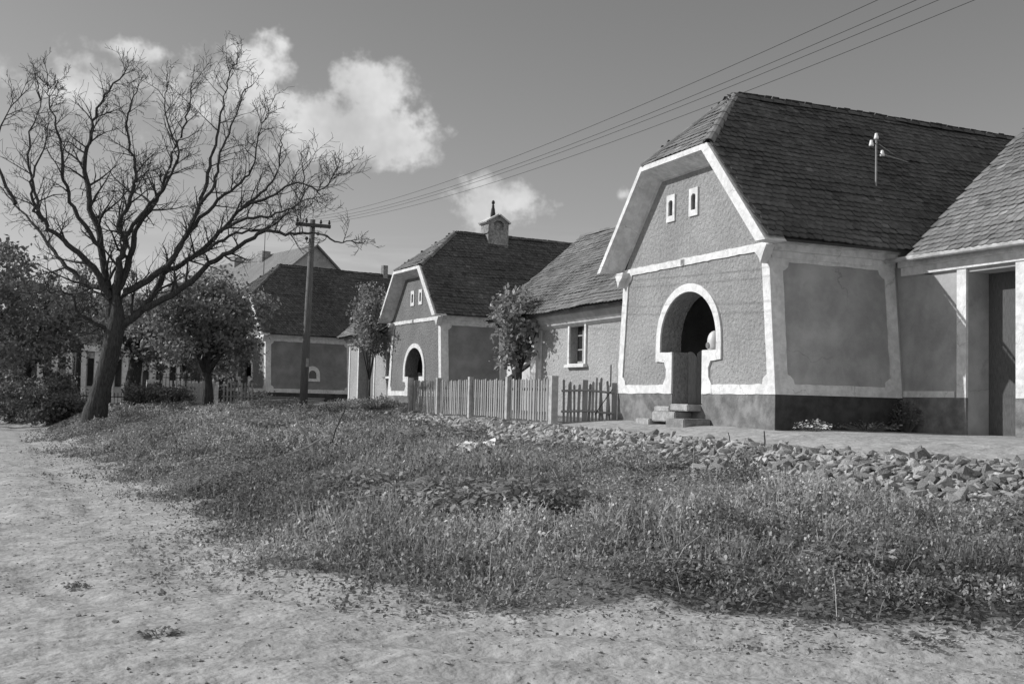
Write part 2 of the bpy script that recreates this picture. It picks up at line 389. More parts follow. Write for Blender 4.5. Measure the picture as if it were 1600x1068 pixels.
# ------------------------------------------------------------------ roof tiles
def make_tile(w, L, tone, mat, k):
    t = 0.016; r = random.Random(k)
    c = [r.uniform(0, 0.012) for _ in range(3)]
    pts = [(-w / 2, L), (-w / 2, 0.028 + c[0]), (-w * 0.26, 0.006 + c[1]), (0, c[2] * 0.5), (w * 0.26, 0.006 + c[1]), (w / 2, 0.028 + c[2]), (w / 2, L)]
    lift = lambda y: 0.034 * (1 - y / L)
    top = [(x, y, lift(y) + t) for x, y in pts]; bot = [(x, y, lift(y)) for x, y in pts]
    n = len(pts); m = MB(); m.add(top + bot, [tuple(range(n))] + [(i, n + i, n + i + 1, i + 1) for i in range(n - 1)], tone)
    return m
TILE_V = {}
def tile_variants(mat):
    if mat not in TILE_V:
        L = []
        for k in range(8):
            tone = [0.62, 0.78, 0.9, 1.0, 1.08, 1.2, 1.38, 1.75][k]
            mb = make_tile(0.172, 0.31, tone, mat, k); me = mb.mesh('roof_tile_shape'); me.materials.append(MATS[mat]); L.append((mb, me))
        TILE_V[mat] = L
    return TILE_V[mat]
def in_frame(p, m=30):
    d = np.array(p) - CAM; z = d @ fw
    if z < 1: return False
    x = PW / 2 + F_PX * (d @ CR) / z; y = PH / 2 - F_PX * (d @ CU) / z
    return -m < x < PW + m and -m < y < PH + m
def roof_tiles(roof, MW, O, ux, uy, width, length, inside, mat, n_ind=0, w=0.18, e=0.15, seed=1, wav=0.03):
    R = random.Random(seed); V = tile_variants(mat); un = ux.cross(uy).normalized()
    items = []
    for i in range(int(length / e) + 1):
        j = 0
        while True:
            u = (j + 0.5 * (i % 2)) * w + w * 0.5; v = i * e - 0.05
            if u > width + w * 0.3: break
            j += 1
            if not inside(u, v + e * 0.6): continue
            sag = wav * float(vnoise(np.array(u * 0.7 + seed * 9.1), np.array(v * 0.7))) + 0.010 * float(vnoise(np.array(u * 0.9 + 3), np.array(i * 3.7 + seed)))
            a = R.gauss(0, 0.02); b = R.gauss(0, 0.02)
            x = (ux + uy * a).normalized(); z = (un + uy * b * 0.6 + ux * R.gauss(0, 0.012)).normalized(); y = z.cross(x); x = y.cross(z)
            p = O + ux * (u + R.gauss(0, 0.004)) + uy * (v + R.gauss(0, 0.007)) + un * (0.004 + wav * 0.6 + sag + R.uniform(0, 0.006))
            M = Matrix(((x.x, y.x, z.x, p.x), (x.y, y.y, z.y, p.y), (x.z, y.z, z.z, p.z), (0, 0, 0, 1)))
            patch = float(fbm(np.array(u + seed * 3.0), np.array(v), 0.8, 2))
            k = min(7, max(0, int(round(3.0 + patch * 1.8 + R.gauss(0, 1.3)))))
            if k == 7 and R.random() < 0.5: k = 4
            wp = MW @ p; items.append((dist_cam(wp) if in_frame(wp) else 1e6, k, M))
    items.sort(key=lambda q: q[0])
    for d, k, M in items[:n_ind]:
        if d > 1e5: break
        o = link('roof_tile', V[k][1], roof); o.matrix_local = M
    rest = MB()
    for d, k, M in items[n_ind:] if n_ind else items:
        mb = V[k][0]; rest.add([M @ Vector(p) for p in mb.v], mb.f, mb.t[0])
    if rest.v:
        o = rest.build('tile_field', mat, roof); o['kind'] = 'stuff'
_rt = {}
def ridge_run(roof, a, b, mat, step=0.34, r=0.10, seed=3, tones=(0.9, 1.5), individual=True):
    R = random.Random(seed); a = Vector(a); b = Vector(b); d = (b - a); n = max(1, int(d.length / step)); d.normalize()
    if mat not in _rt:
        L = []
        for k in range(4):
            m = MB(); vs = []; S = 7; l = step + 0.05
            for yy, rr in ((0, r * 1.08), (l, r * 0.92)):
                for s in range(S): t = math.pi * s / (S - 1); vs.append((rr * math.cos(t) * 1.15, yy, rr * math.sin(t)))
                for s in range(S): t = math.pi * s / (S - 1); vs.append(((rr - .018) * math.cos(t) * 1.15, yy, (rr - .018) * math.sin(t)))
            fs = [(i, i + 1, 2 * S + i + 1, 2 * S + i) for i in range(S - 1)] + [(i, S + i, S + i + 1, i + 1) for i in range(S - 1)]
            m.add(vs, fs, tones[0] + (tones[1] - tones[0]) * k / 3); me = m.mesh('ridge_tile_shape'); me.materials.append(MATS[mat]); L.append((m, me))
        _rt[mat] = L
    side = d.cross(Vector((0, 0, 1))).normalized(); up = side.cross(d)
    rest = MB()
    for i in range(n):
        p = a + d * (i * (b - a).length / n) + up * (-0.03 + R.uniform(-.008, .008))
        s2 = (side + up * R.gauss(0, .04)).normalized(); u2 = s2.cross(d)
        M = Matrix(((s2.x, d.x, u2.x, p.x), (s2.y, d.y, u2.y, p.y), (s2.z, d.z, u2.z, p.z), (0, 0, 0, 1)))
        k = R.randrange(4)
        if individual: o = link('ridge_tile', _rt[mat][k][1], roof); o.matrix_local = M
        else: rest.add([M @ Vector(q) for q in _rt[mat][k][0].v], _rt[mat][k][0].f, _rt[mat][k][0].t[0])
    if rest.v: o = rest.build('ridge_tiles', mat, roof); o['kind'] = 'stuff'

def slab(mb, poly, th):
    """polygon in space (counter-clockwise seen from outside), thickened inwards"""
    P = [Vector(p) for p in poly]; n = (P[1] - P[0]).cross(P[2] - P[0]).normalized(); k = len(P)
    mb.add(P + [p - n * th for p in P], [tuple(range(k)), tuple(range(2 * k - 1, k - 1, -1))] + [(i, k + i, k + (i + 1) % k, (i + 1) % k) for i in range(k)])

def wob(path, amp=0.005, step=0.14, seed=0):
    out = []; n = len(path); R = random.Random(seed + n)
    for i in range(n):
        a, b = path[i], path[(i + 1) % n]; L = math.hypot(b[0] - a[0], b[1] - a[1]); k = max(1, int(L / step))
        nx_, ny_ = (-(b[1] - a[1]) / max(L, 1e-6), (b[0] - a[0]) / max(L, 1e-6)); out.append(a)
        for j in range(1, k):
            t = j / k; q = R.gauss(0, amp); out.append((a[0] + (b[0] - a[0]) * t + nx_ * q, a[1] + (b[1] - a[1]) * t + ny_ * q))
    return out
def panel_path(u0, u1, v0, v1, c=0.13, lean=lambda v: (0, 0)):
    """rectangle with stepped-in (concave) corners; lean(v) -> (left shift, right shift)"""
    raw = []
    for (cu, cv, su, sv) in ((u0, v0, 1, 1), (u1, v0, -1, 1), (u1, v1, -1, -1), (u0, v1, 1, -1)):
        arc = [(cu + su * 0, cv + sv * c * 1.25), (cu + su * c * 0.42, cv + sv * c * 1.05), (cu + su * c * 0.9, cv + sv * c * 0.62), (cu + su * c * 1.05, cv + sv * 0)]
        if (su * sv) < 0: arc = arc[::-1]
        raw += arc
    out = []
    for u, v in raw:
        l, r = lean(v); f = (u - u0) / (u1 - u0); out.append((u + l * (1 - f) + r * f, v))
    return out

# ------------------------------------------------------------------ the gable-fronted houses
def gable_house(name, label, loc, rz, P):
    W, L, b = P['W'], P['L'], P.get('batter', 0.26)
    zb, zt0, zt1, ze, zr, zj, xp, sl = P['zb'], P['zt0'], P['zt1'], P['ze'], P['zr'], P['zj'], P['xp'], P['side']
    yc = W / 2; hw = W / 2 + 0.2; tan = (zr - ze) / hw; hj = (zr - zj) / tan; zbase = -0.5
    root = empty(name, loc, rz); tag(root, label, 'house', 'gabled houses with half-hipped tiled roofs')
    MW = Matrix.Translation(Vector(loc)) @ Matrix.Rotation(rz, 4, 'Z')
    lean = lambda v: b * max(0.0, (v - zb) / (ze - zb))
    front = lambda u, v, w: (-w, u, v)
    # opening
    aw, zs, za = P['aw'], P['zsill'], P['zapex']; gw, zg = P['gw'], P['zgate']
    zspr = zs + (za - zs) * 0.16
    arch = [(yc + aw * math.cos(t), zspr + (za - zspr) * (math.sin(t) ** 0.94)) for t in [math.pi * i / 22 for i in range(23)]]
    key = [(yc - gw, zg), (yc + gw, zg), (yc + gw, zs), (yc + aw, zs)] + arch + [(yc - aw, zs), (yc - gw, zs)]
    wh = []
    for yw in P['windows']:
        z0 = P['zwin']; wh.append([(yw - .085, z0 - .17), (yw + .085, z0 - .17), (yw + .085, z0 + .13), (yw + .035, z0 + .17), (yw - .035, z0 + .17), (yw - .085, z0 + .13)])
    gz1 = zj - 0.12
    outer = [(0, zbase), (W, zbase), (W, zb), (W - b, ze), (yc + hw - (gz1 - ze) / tan - .06, gz1), (yc - hw + (gz1 - ze) / tan + .06, gz1), (b, ze), (0, zb)]
    MB().prism(outer, [key] + wh, front, 0, -0.5).build('front_wall', P['m_front'], root)
    # plinth
    g = gw
    pl = MB().prism([(0, zbase), (W, zbase), (W, zb), (yc + g, zb), (yc + g, zg), (yc - g, zg), (yc - g, zb), (0, zb)], [], front, 0.018, 0)
    pl.build('plinth', 'plinth', root)
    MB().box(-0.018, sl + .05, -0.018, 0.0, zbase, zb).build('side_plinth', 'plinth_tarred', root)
    # white frame of the front panel
    tb = 0.19; pw = 0.2
    inner = panel_path(pw, W - pw, zb + tb, zt0, 0.15, lambda v: (lean(v), -lean(v)))
    fr2 = [(yc + g, zb), (W + .02, zb), (W - lean(zt1) + .02, zt1), (lean(zt1) - .02, zt1), (-.02, zb), (yc - g, zb), (yc - g, zb + tb)]
    ll, lr, ur, ul = inner[0:4], inner[4:8], inner[8:12], inner[12:16]
    fr2 += ll[::-1] + ul[::-1] + ur[::-1] + lr[::-1] + [(yc + g, zb + tb)]
    MB().prism(wob(fr2), [], front, 0.032, 0.0).build('white_frame', 'limewash', root)
    # arch surround
    tw = 0.17
    aout = [(yc + (aw + tw) * math.cos(t), zspr + (za + tw - zspr) * (math.sin(t) ** 0.94)) for t in [math.pi * i / 22 for i in range(23)]]
    g2 = gw + 0.24; zt = zs - 0.2
    R = [(yc + g, zb), (yc + g2 + .12, zb), (yc + g2 + .1, zb + tb + .02), (yc + g2, zb + tb + .16), (yc + g2 - .01, zt - .16), (yc + g2 + .07, zt - .02), (yc + aw + tw, zt)]
    Lp = [(2 * yc - u, v) for u, v in R][::-1]
    inn = [(yc - g, zb), (yc - g, zs), (yc - aw, zs)] + arch[::-1] + [(yc + aw, zs), (yc + g, zs)]
    MB().prism(wob(R + aout + Lp + inn[1:], .004, .1), [], front, 0.041, 0.0).build('arch_surround', 'limewash', root)
    # sill tops inside the opening, threshold and dark porch behind
    r = MB(); xi = P.get('porch', 2.6)
    r.add([(.5, .35, zg - .02), (xi, .35, zg - .02), (xi, W - .35, zg - .02), (.5, W - .35, zg - .02), (.5, .35, za + .5), (xi, .35, za + .5), (xi, W - .35, za + .5), (.5, W - .35, za + .5)],
          [(0, 1, 2, 3), (4, 7, 6, 5), (1, 5, 6, 2), (0, 4, 5, 1), (3, 2, 6, 7)])
    r.build('porch_room', 'interior', root, fix=False)
    # attic windows
    for yw in P['windows']:
        z0 = P['zwin']; h = [(yw - .085, z0 - .17), (yw + .085, z0 - .17), (yw + .085, z0 + .13), (yw + .035, z0 + .17), (yw - .035, z0 + .17), (yw - .085, z0 + .13)]
        wn = MB().prism([(yw - .17, z0 - .3), (yw + .17, z0 - .3), (yw + .165, z0 + .29), (yw - .165, z0 + .29)], [h], front, 0.035, 0).build('attic_window', 'limewash', root)
        MB().box(.14, .17, yw - .1, yw + .1, z0 - .2, z0 + .2).build('pane', 'glass', wn)
    # gable cornice: stepped cove swept along rake, head and rake
    prof = [(-.06, .0), (-.06, .48), (.05, .48), (.055, .45), (.08, .36), (.095, .355), (.105, .33), (.15, .20), (.168, .195), (.175, .17), (.215, .07), (.23, .065), (.235, .04), (.25, .0)]
    sn = tan / math.sqrt(1 + tan * tan); cs = 1 / math.sqrt(1 + tan * tan)
    m = MB(); rows = []
    for d, p in prof:
        dn = d if d < 0 else d * .6 + .13; A = (yc - hw + dn / sn, ze - .06); zh = zj - .06 - d
        yB = A[0] + (zh - (ze - .06)) / tan; yF = yc + hw - d / sn - (zh - (ze - .06)) / tan
        rows.append([(-p, A[0], A[1]), (-p, yB, zh), (-p, yF, zh), (-p, yc + hw - d / sn, A[1])])
    vs = [q for rw in rows for q in rw]; fs = []
    for i in range(len(prof) - 1):
        for k in range(3): fs.append((i * 4 + k, i * 4 + k + 1, i * 4 + k + 5, i * 4 + k + 4))
    fs += [tuple(i * 4 for i in range(len(prof)))[::-1], tuple(i * 4 + 3 for i in range(len(prof)))]
    m.add(vs, fs)
    # corbel stones under the two cornice ends
    for s in (0, 1):
        y0 = b + .02 if s == 0 else W - b - .02
        sg = 1 if s == 0 else -1
        m.prism([(y0 - sg * .22, ze - .08), (y0 + sg * .20, ze - .08), (y0 + sg * .14, ze - .2), (y0 + sg * .02, ze - .3), (y0 - sg * .03, ze - .42), (y0 - sg * .14, ze - .2)], [], front, .2, 0)
    m.build('gable_cornice', 'limewash', root)
    # side walls
    def side(u, v, w): return (u, lean(v) - w, v)
    MB().prism([(0.02, zbase), (L, zbase), (L, zb), (L, ze + .1), (.02, ze + .1), (.02, zb)], [], side, .006, -.4).build('side_wall', P['m_side'], root)
    side2 = lambda u, v, w: (u, W - lean(v) + w, v)
    MB().prism([(0.5, zbase), (L, zbase), (L, zb), (L, ze + .1), (.5, ze + .1), (.5, zb)], [], side2, 0, -.4).build('side_wall', P['m_side'], root)
    pth = panel_path(.27, sl - .25, zb + .2, ze - .37, 0.14)
    MB().prism([(-.03, zb), (sl, zb), (sl, ze + .05), (-.03, ze + .05)], [wob(pth)], side, .03, 0).build('white_frame', 'limewash', root)
    ev = MB()
    for z0, z1, o in ((ze - .3, ze - .17, .06), (ze - .17, ze - .05, .13), (ze - .05, ze + .08, .2)):
        ev.box(.02, sl, b - o - .02, b + .3, z0, z1)
    ev.build('eaves_cornice', 'limewash', root)
    MB().box(L - .3, L, .3, W - .3, zbase, ze).build('back_wall', P['m_side'], root)
    # roof
    xe = -0.42; rf = MB(); y0 = yc - hw; y1 = yc + hw
    slab(rf, [(xe, y0, ze), (L, y0, ze), (L, yc, zr), (xp, yc, zr), (xe, yc - hj, zj)], .06)
    slab(rf, [(L, y1, ze), (xe, y1, ze), (xe, yc + hj, zj), (xp, yc, zr), (L, yc, zr)], .06)
    slab(rf, [(xe, yc + hj, zj), (xe, yc - hj, zj), (xp, yc, zr)], .06)
    roof = rf.build('roof', 'deck', root)
    ln = math.hypot(hw, zr - ze); uy = Vector((0, hw / ln, (zr - ze) / ln)); ux = Vector((1, 0, 0)); lj = (hj / hw) * ln
    cutf = P.get('cut')
    def ins(u, v):
        if v > ln - .05 or u < 0.02: return False
        h = ln - v
        if v > ln - lj and u < (xp - xe) * (v - (ln - lj)) / lj + .05: return False
        return not (cutf and cutf(u + xe, y0 + uy.y * v, ze + uy.z * v))
    roof_tiles(roof, MW, Vector((xe, y0, ze)), ux, uy, L - xe, ln, ins, P['m_tile'], P.get('n_ind', 0), seed=P['seed'])
    roof_tiles(roof, MW, Vector((L, y1, ze)), Vector((-1, 0, 0)), Vector((0, -hw / ln, (zr - ze) / ln)), L - xe, ln,
               lambda u, v: ins(L - xe - u, v) if not cutf else (v < ln - .05 and not (v > ln - lj and (L - xe - u) < (xp - xe) * (v - (ln - lj)) / lj + .05)), P['m_tile'], 0, seed=P['seed'] + 5)
    lh = math.hypot(xp - xe, zr - zj); uj = Vector(((xp - xe) / lh, 0, (zr - zj) / lh))
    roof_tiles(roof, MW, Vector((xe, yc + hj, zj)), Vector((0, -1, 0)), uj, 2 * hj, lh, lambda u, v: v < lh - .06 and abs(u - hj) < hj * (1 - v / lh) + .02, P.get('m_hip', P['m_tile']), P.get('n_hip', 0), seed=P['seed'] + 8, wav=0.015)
    ind = P.get('n_ind', 0) > 0
    ridge_run(roof, (xp - .05, yc, zr + .03), (L, yc, zr + .03), P['m_tile'], individual=ind, seed=P['seed'])
    ridge_run(roof, (xe - .02, yc - hj - .02, zj + .02), (xp, yc, zr + .03), P.get('m_hip', P['m_tile']), individual=ind, seed=P['seed'] + 1)
    ridge_run(roof, (xe - .02, yc + hj + .02, zj + .02), (xp, yc, zr + .03), P.get('m_hip', P['m_tile']), individual=ind, seed=P['seed'] + 2)
    # mortar fillets and verge boards along the two rakes
    for s in (-1, 1):
        n = 16; vg = MB()
        for i in range(n):
            f0, f1 = i / n, (i + 1) / n
            q = lambda f: (yc + s * (hw + (hj - hw) * f), ze + (zj - ze) * f)
            (ya, za_), (yb2, zb2) = q(f0), q(f1); jj = random.uniform(-.012, .012)
            slab(vg, [(xe - .03, ya, za_ - .02 + jj), (xe + .11, ya, za_ + .02 + jj), (xe + .11, yb2, zb2 + .02 + jj), (xe - .03, yb2, zb2 - .02 + jj)], .05)
        vg.build('verge_mortar', 'mortar', root)
    return root, MW

H1 = dict(W=5.97, L=12.0, zb=0.64, zt0=3.35, zt1=3.5, ze=3.5, zr=7.06, zj=5.62, xp=1.05, side=2.97, aw=1.08, zsill=1.53, zapex=2.78, gw=0.58, zgate=0.42,
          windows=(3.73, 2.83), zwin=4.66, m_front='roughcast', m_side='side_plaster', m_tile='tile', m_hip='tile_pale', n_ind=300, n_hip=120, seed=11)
RWX, RWZ, RWT = 15.08, 4.50, 0.93          # eave line and pitch of the wing on the right
h1, M1 = gable_house('gabled_house', 'grey roughcast gabled house with white trim, arched porch and wooden half gate', (12.36, 16.48, 1.2), 0.0, H1)
H2 = dict(W=5.4, L=7.6, zb=0.5, zt0=3.33, zt1=3.46, ze=3.5, zr=6.95, zj=5.4, xp=1.55, side=2.6, aw=0.92, zsill=1.25, zapex=2.36, gw=0.55, zgate=0.3,
          windows=(3.05, 2.25), zwin=4.3, m_front='roughcast_dark', m_side='side_plaster_dark', m_tile='tile', m_hip='tile_pale', seed=31)
h2, M2 = gable_house('gabled_house', 'darker gabled house carrying a big brick chimney with a finial, behind the picket fence', (13.3, 37.4, 1.2), math.radians(4), H2)
H3 = dict(W=6.0, L=9.4, zb=0.62, zt0=3.45, zt1=3.6, ze=3.68, zr=7.6, zj=5.75, xp=1.75, side=4.9, aw=1.0, zsill=1.45, zapex=2.6, gw=0.55, zgate=0.4,
          windows=(3.5, 2.5), zwin=4.7, m_front='roughcast_dark', m_side='side_plaster_dark', m_tile='tile', seed=51)
h3, M3 = gable_house('gabled_house', 'dark-panelled gabled house with one small round-topped side window, behind the utility pole', (10.6, 57.0, 1.13), math.radians(12), H3)

# house 3: small round-topped window in the side wall
def arc_win(yc, z0, w, h, n=10): return [(yc - w, z0), (yc + w, z0)] + [(yc + w * math.cos(math.pi * i / n), z0 + h - w + w * math.sin(math.pi * i / n)) for i in range(n + 1)]
sd3 = lambda u, v, w: (u, 0.26 * max(0, (v - .62) / 3.06) - w, v)
w3 = MB().prism(arc_win(2.62, 1.25, .42, .82), [arc_win(2.62, 1.40, .22, .44)], sd3, .05, -.0).build('side_window', 'limewash', h3)
MB().prism(arc_win(2.62, 1.40, .22, .44), [], sd3, .012, .002).build('pane', 'glass', w3)

# half gate of house 1: two leaves of boards with rounded heads, one leaf ajar
def half_gate(parent_M, yc, gw, z0, label, x0=.34):
    o = parent_M @ Vector((x0, yc, z0)); rz = parent_M.to_euler().z
    g = empty('half_gate', o, rz); tag(g, label, 'gate')
    def board(ya, yb, h0, h1, xo, ang, pivot, tone):
        n = 6; top = []
        for i in range(n + 1):
            t = i / n; top.append((ya + (yb - ya) * t, h0 + (h1 - h0) * t + .05 * math.sin(math.pi * t)))
        c, s = math.cos(ang), math.sin(ang)
        def pl(u, v, w): du = u - pivot; return (xo + w * c + du * s, pivot + du * c - w * s, v)
        MB().prism([(ya, 0.02), (yb, 0.02)] + top[::-1], [], pl, -.014, .014, tone).build('board', 'wood_grey', g)
    # right-hand leaf (closed), three boards
    board(-gw + .01, -gw + .19, 1.0, 1.13, 0, 0, 0, 1.15); board(-gw + .195, -gw + .37, 1.13, 1.02, 0, 0, 0, 1.05); board(-gw + .375, -.02, 1.0, .9, .004, 0, 0, 1.1)
    # left-hand leaf, swung inwards
    piv = gw - .02; an = -1.05
    board(gw - .2, gw - .02, 1.02, 1.12, .02, an, piv, .9); board(gw - .385, gw - .205, 1.12, 1.1, .02, an, piv, .8); board(gw - .57, gw - .39, 1.06, .92, .02, an, piv, .85)
    for z in (.22, .82): MB().box(.016, .045, -gw + .01, -.03, z, z + .07, .8).build('ledge', 'wood_grey', g)
    return g
half_gate(M1, H1['W'] / 2, .57, .42, 'weathered plank half gate with rounded heads in the arch of the roughcast house')
half_gate(M2, H2['W'] / 2, .54, .3, 'small plank half gate in the arch of the house with the chimney')

# house number plates
for M, Hh, lab, root in ((M1, H1, '', h1), (M2, H2, '', h2)):
    yy = Hh['W'] / 2 + .22; zz = (Hh['zt0'] + Hh['zt1']) / 2
    pl = MB().box(-.05, -.032, yy - .06, yy + .06, zz - .065, zz + .065).build('number_plate', 'concrete' if root is h1 else 'window_paint', root)
    d = MB()
    for k in (-.028, .022): d.box(-.054, -.0502, yy + k - .008, yy + k + .008, zz - .042, zz + .045)
    d.build('numeral', 'iron', pl)

# jar on the ledge of the arch
c = M1 @ Vector((.13, H1['W'] / 2 - .79, 1.532))
jar = MB().lathe([(.11, 0), (.128, .015), (.135, .06), (.138, .12), (.135, .17), (.12, .225), (.095, .27), (.06, .30), (.02, .315)], (0, 0, 0), 20).build('clay_jar', 'jar_glaze', None, smooth=True)
jar.location = c; jar.scale = (1.12, 1.12, 1.25); tag(jar, 'pale domed clay jar standing on the right ledge of the arch', 'jar')
MB().lathe([(.05, 0), (.05, .012), (.03, .014)], (0, 0, .06), 12).build('spout', 'interior', jar).matrix_local = Matrix.Translation((-.137, .02, .075)) @ Matrix.Rotation(math.radians(-90), 4, 'Y') @ Matrix.Translation((0, 0, -.06))

# stone steps before house 1
st = empty('stone_steps', (12.36, 19.5, 1.2)); tag(st, 'worn stone steps below the arch of the roughcast house', 'steps')
def block(x0, x1, y0, y1, z0, z1, tone):
    m = MB().box(x0, x1, y0, y1, z0, z1, tone); me = m.mesh('step_stone'); bm = bmesh.new(); bm.from_mesh(me)
    bmesh.ops.bevel(bm, geom=list(bm.edges), offset=.018, segments=2, affect='EDGES'); bm.to_mesh(me); bm.free()
    return link('step_stone', me, st, 'stone')
block(-.34, .46, -.575, .1, .28, .425, 1.25); block(-.36, -.02, .105, .72, .25, .37, 1.3)
block(-.44, -.02, -.25, .66, .05, .262, 1.15); block(-.66, -.02, -.95, -.26, -.12, .13, .8); block(-.5, -.06, .68, 1.25, -.06, .1, 1.2)

# ------------------------------------------------------------------ roof standard on house 1
rs = empty('roof_standard', (15.67, 17.6, 6.12)); tag(rs, 'thin iron standard with white insulators rising from the dark tiled roof', 'utility mast')
MB().tube([(0, 0, -.1), (0, 0, 1.12)], [.022, .02], 8).build('mast', 'window_paint', rs)
MB().tube([(-.13, .0, .98), (0, 0, 1.0), (.2, 0, 1.03)], [.012] * 3, 6).build('bracket', 'iron', rs)
MB().tube([(0, 0, .8), (.16, 0, .8)], [.012] * 2, 6).build('bracket', 'iron', rs)
for (x, z) in ((-.13, .96), (0, 1.12), (.16, .78)):
    MB().lathe([(.012, .1), (.03, .095), (.034, .06), (.05, .0), (.045, -.03), (.02, -.03)], (x, 0, z), 10).build('insulator', 'porcelain', rs, smooth=True)
for (x, z, e) in ((.02, 1.02, (3.2, 2.2, 1.3)), (.16, .8, (3.4, 1.7, 1.2))):
    MB().tube([(x, 0, z), (x + (e[0] - x) * .5, e[1] * .5, (z + e[2]) * .5 - .06), e], [.012] * 3, 4).build('lead_wire', 'concrete', rs)

# ------------------------------------------------------------------ low wing between house 1 and house 2
def low_wing(name, label, loc, wall_end, roof_end, ze, zr, xr, m_wall, n_ind, seed, windows, door=None, roof_y0=-2.0, tile_y0=-0.12, m_tile='tile_pale'):
    root = empty(name, loc); tag(root, label, 'house', 'low street-side wings')
    MW = Matrix.Translation(Vector(loc)); front = lambda u, v, w: (-w, u, v)
    holes = [[(y0, z0), (y1, z0), (y1, z1), (y0, z1)] for (y0, y1, z0, z1) in windows]
    if door: holes.append([(door[0], door[2]), (door[1], door[2]), (door[1], door[3]), (door[0], door[3])])
    MB().prism([(-.2, -.5), (wall_end, -.5), (wall_end, ze), (-.2, ze)], holes, front, 0, -.42).build('front_wall', m_wall, root)
    # moulded eaves cornice
    pr = [(0, ze - .38), (.03, ze - .36), (.12, ze - .29), (.125, ze - .25), (.2, ze - .18), (.205, ze - .14), (.29, ze - .06), (.3, ze + .02), (0, ze + .1)]
    n = len(pr); m = MB(); m.add([(-p, -.18, z) for p, z in pr] + [(-p, wall_end + .02, z) for p, z in pr],
        [(i, (i + 1) % n, n + (i + 1) % n, n + i) for i in range(n)] + [tuple(range(n)), tuple(range(2 * n - 1, n - 1, -1))])
    m.build('eaves_cornice', 'roughcast_pale' if n_ind == 0 else 'cornice_plaster', root)
    MB().box(-.03, 0, wall_end - .16, wall_end + .02, -.5, ze - .32).build('corner_trim', 'limewash', root)
    for (y0, y1, z0, z1) in windows:
        ym = (y0 + y1) / 2
        fr = MB().prism([(y0 - .09, z0 - .02), (y1 + .09, z0 - .02), (y1 + .09, z1 + .1), (y1 + .0, z1 + .1), (y1 - .02, z1 + .17), (ym + .1, z1 + .12), (ym, z1 + .2), (ym - .1, z1 + .12), (y0 + .02, z1 + .17), (y0, z1 + .1), (y0 - .09, z1 + .1)],
                        [[(y0, z0), (y1, z0), (y1, z1), (y0, z1)]], front, .05, 0).build('window', 'limewash', root)
        MB().box(-.13, .1, y0 - .14, y1 + .14, z0 - .1, z0 - .02).build('sill', 'limewash', fr)
        sash = MB(); x = .16
        sash.box(x, x + .05, y0, y0 + .07, z0, z1); sash.box(x, x + .05, y1 - .07, y1, z0, z1); sash.box(x - .01, x + .05, ym - .04, ym + .04, z0, z1)
        sash.box(x, x + .05, y0, y1, z0, z0 + .07); sash.box(x, x + .05, y0, y1, z1 - .07, z1)
        for k in (1, 2): sash.box(x + .004, x + .04, y0, y1, z0 + (z1 - z0) * k / 3 - .018, z0 + (z1 - z0) * k / 3 + .018)
        sash.build('sash', 'window_paint', fr)
        for k in range(3):
            for (a, bb) in ((y0 + .07, ym - .04), (ym + .04, y1 - .07)):
                MB().box(x + .02, x + .026, a, bb, z0 + (z1 - z0) * k / 3, z0 + (z1 - z0) * (k + 1) / 3).build('pane', 'glass', fr)
        MB().box(.42, .44, y0 - .2, y1 + .2, z0 - .2, z1 + .2).build('dark_room', 'interior', fr)
    rf = MB(); xe = -.5; zt = ze + .03
    zk = zt + (zr - zt) * (.3 - xe) / (xr - xe)
    slab(rf, [(xe, roof_end, zt), (xe, -.16, zt), (.3, -.16, zk), (.3, roof_y0, zk), (xr, roof_y0, zr), (xr, roof_end, zr)], .07)
    slab(rf, [(2 * xr - xe, roof_y0, zt), (2 * xr - xe, roof_end, zt), (xr, roof_end, zr), (xr, roof_y0, zr)], .07)
    roof = rf.build('roof', 'deck', root)
    ln = math.hypot(xr - xe, zr - zt); uy = Vector(((xr - xe) / ln, 0, (zr - zt) / ln))
    roof_tiles(roof, MW, Vector((xe, roof_end, zt)), Vector((0, -1, 0)), uy, roof_end - tile_y0, ln, lambda u, v: v < ln - .05, m_tile, n_ind, seed=seed)
    ridge_run(roof, (xr, roof_end, zr + .03), (xr, roof_y0 + 1.2, zr + .03), m_tile, individual=n_ind > 0, seed=seed)
    vg = MB(); n = 22
    for i in range(n):
        a, bb = i / n, (i + 1) / n; j = random.uniform(-.012, .012)
        pa = (xe + (xr - xe) * a, zt + (zr - zt) * a); pb = (xe + (xr - xe) * bb, zt + (zr - zt) * bb)
        slab(vg, [(pa[0], roof_end + .06, pa[1] + .05 + j), (pa[0], roof_end - .1, pa[1] + .09 + j), (pb[0], roof_end - .1, pb[1] + .09 + j), (pb[0], roof_end + .06, pb[1] + .05 + j)], .1)
    vg.build('verge_mortar', 'mortar', root)
    # gable end wall high up, and back wall
    ye = roof_end - .25
    MB().prism([(.0, ze), (2 * xr, ze), (xr + .05, zr - .12), (xr - .05, zr - .12)], [], lambda u, v, w: (u, ye + w, v), 0, .15).build('gable_end', m_wall, root)
    MB().box(2 * xr - .3, 2 * xr, 0, roof_end - .3, -.5, ze).build('back_wall', m_wall, root)
    return root, MW
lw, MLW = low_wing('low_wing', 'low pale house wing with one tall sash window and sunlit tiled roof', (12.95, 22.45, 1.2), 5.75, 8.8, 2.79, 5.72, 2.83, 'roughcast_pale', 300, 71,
                   [(2.88, 3.76, 1.43, 2.57)])
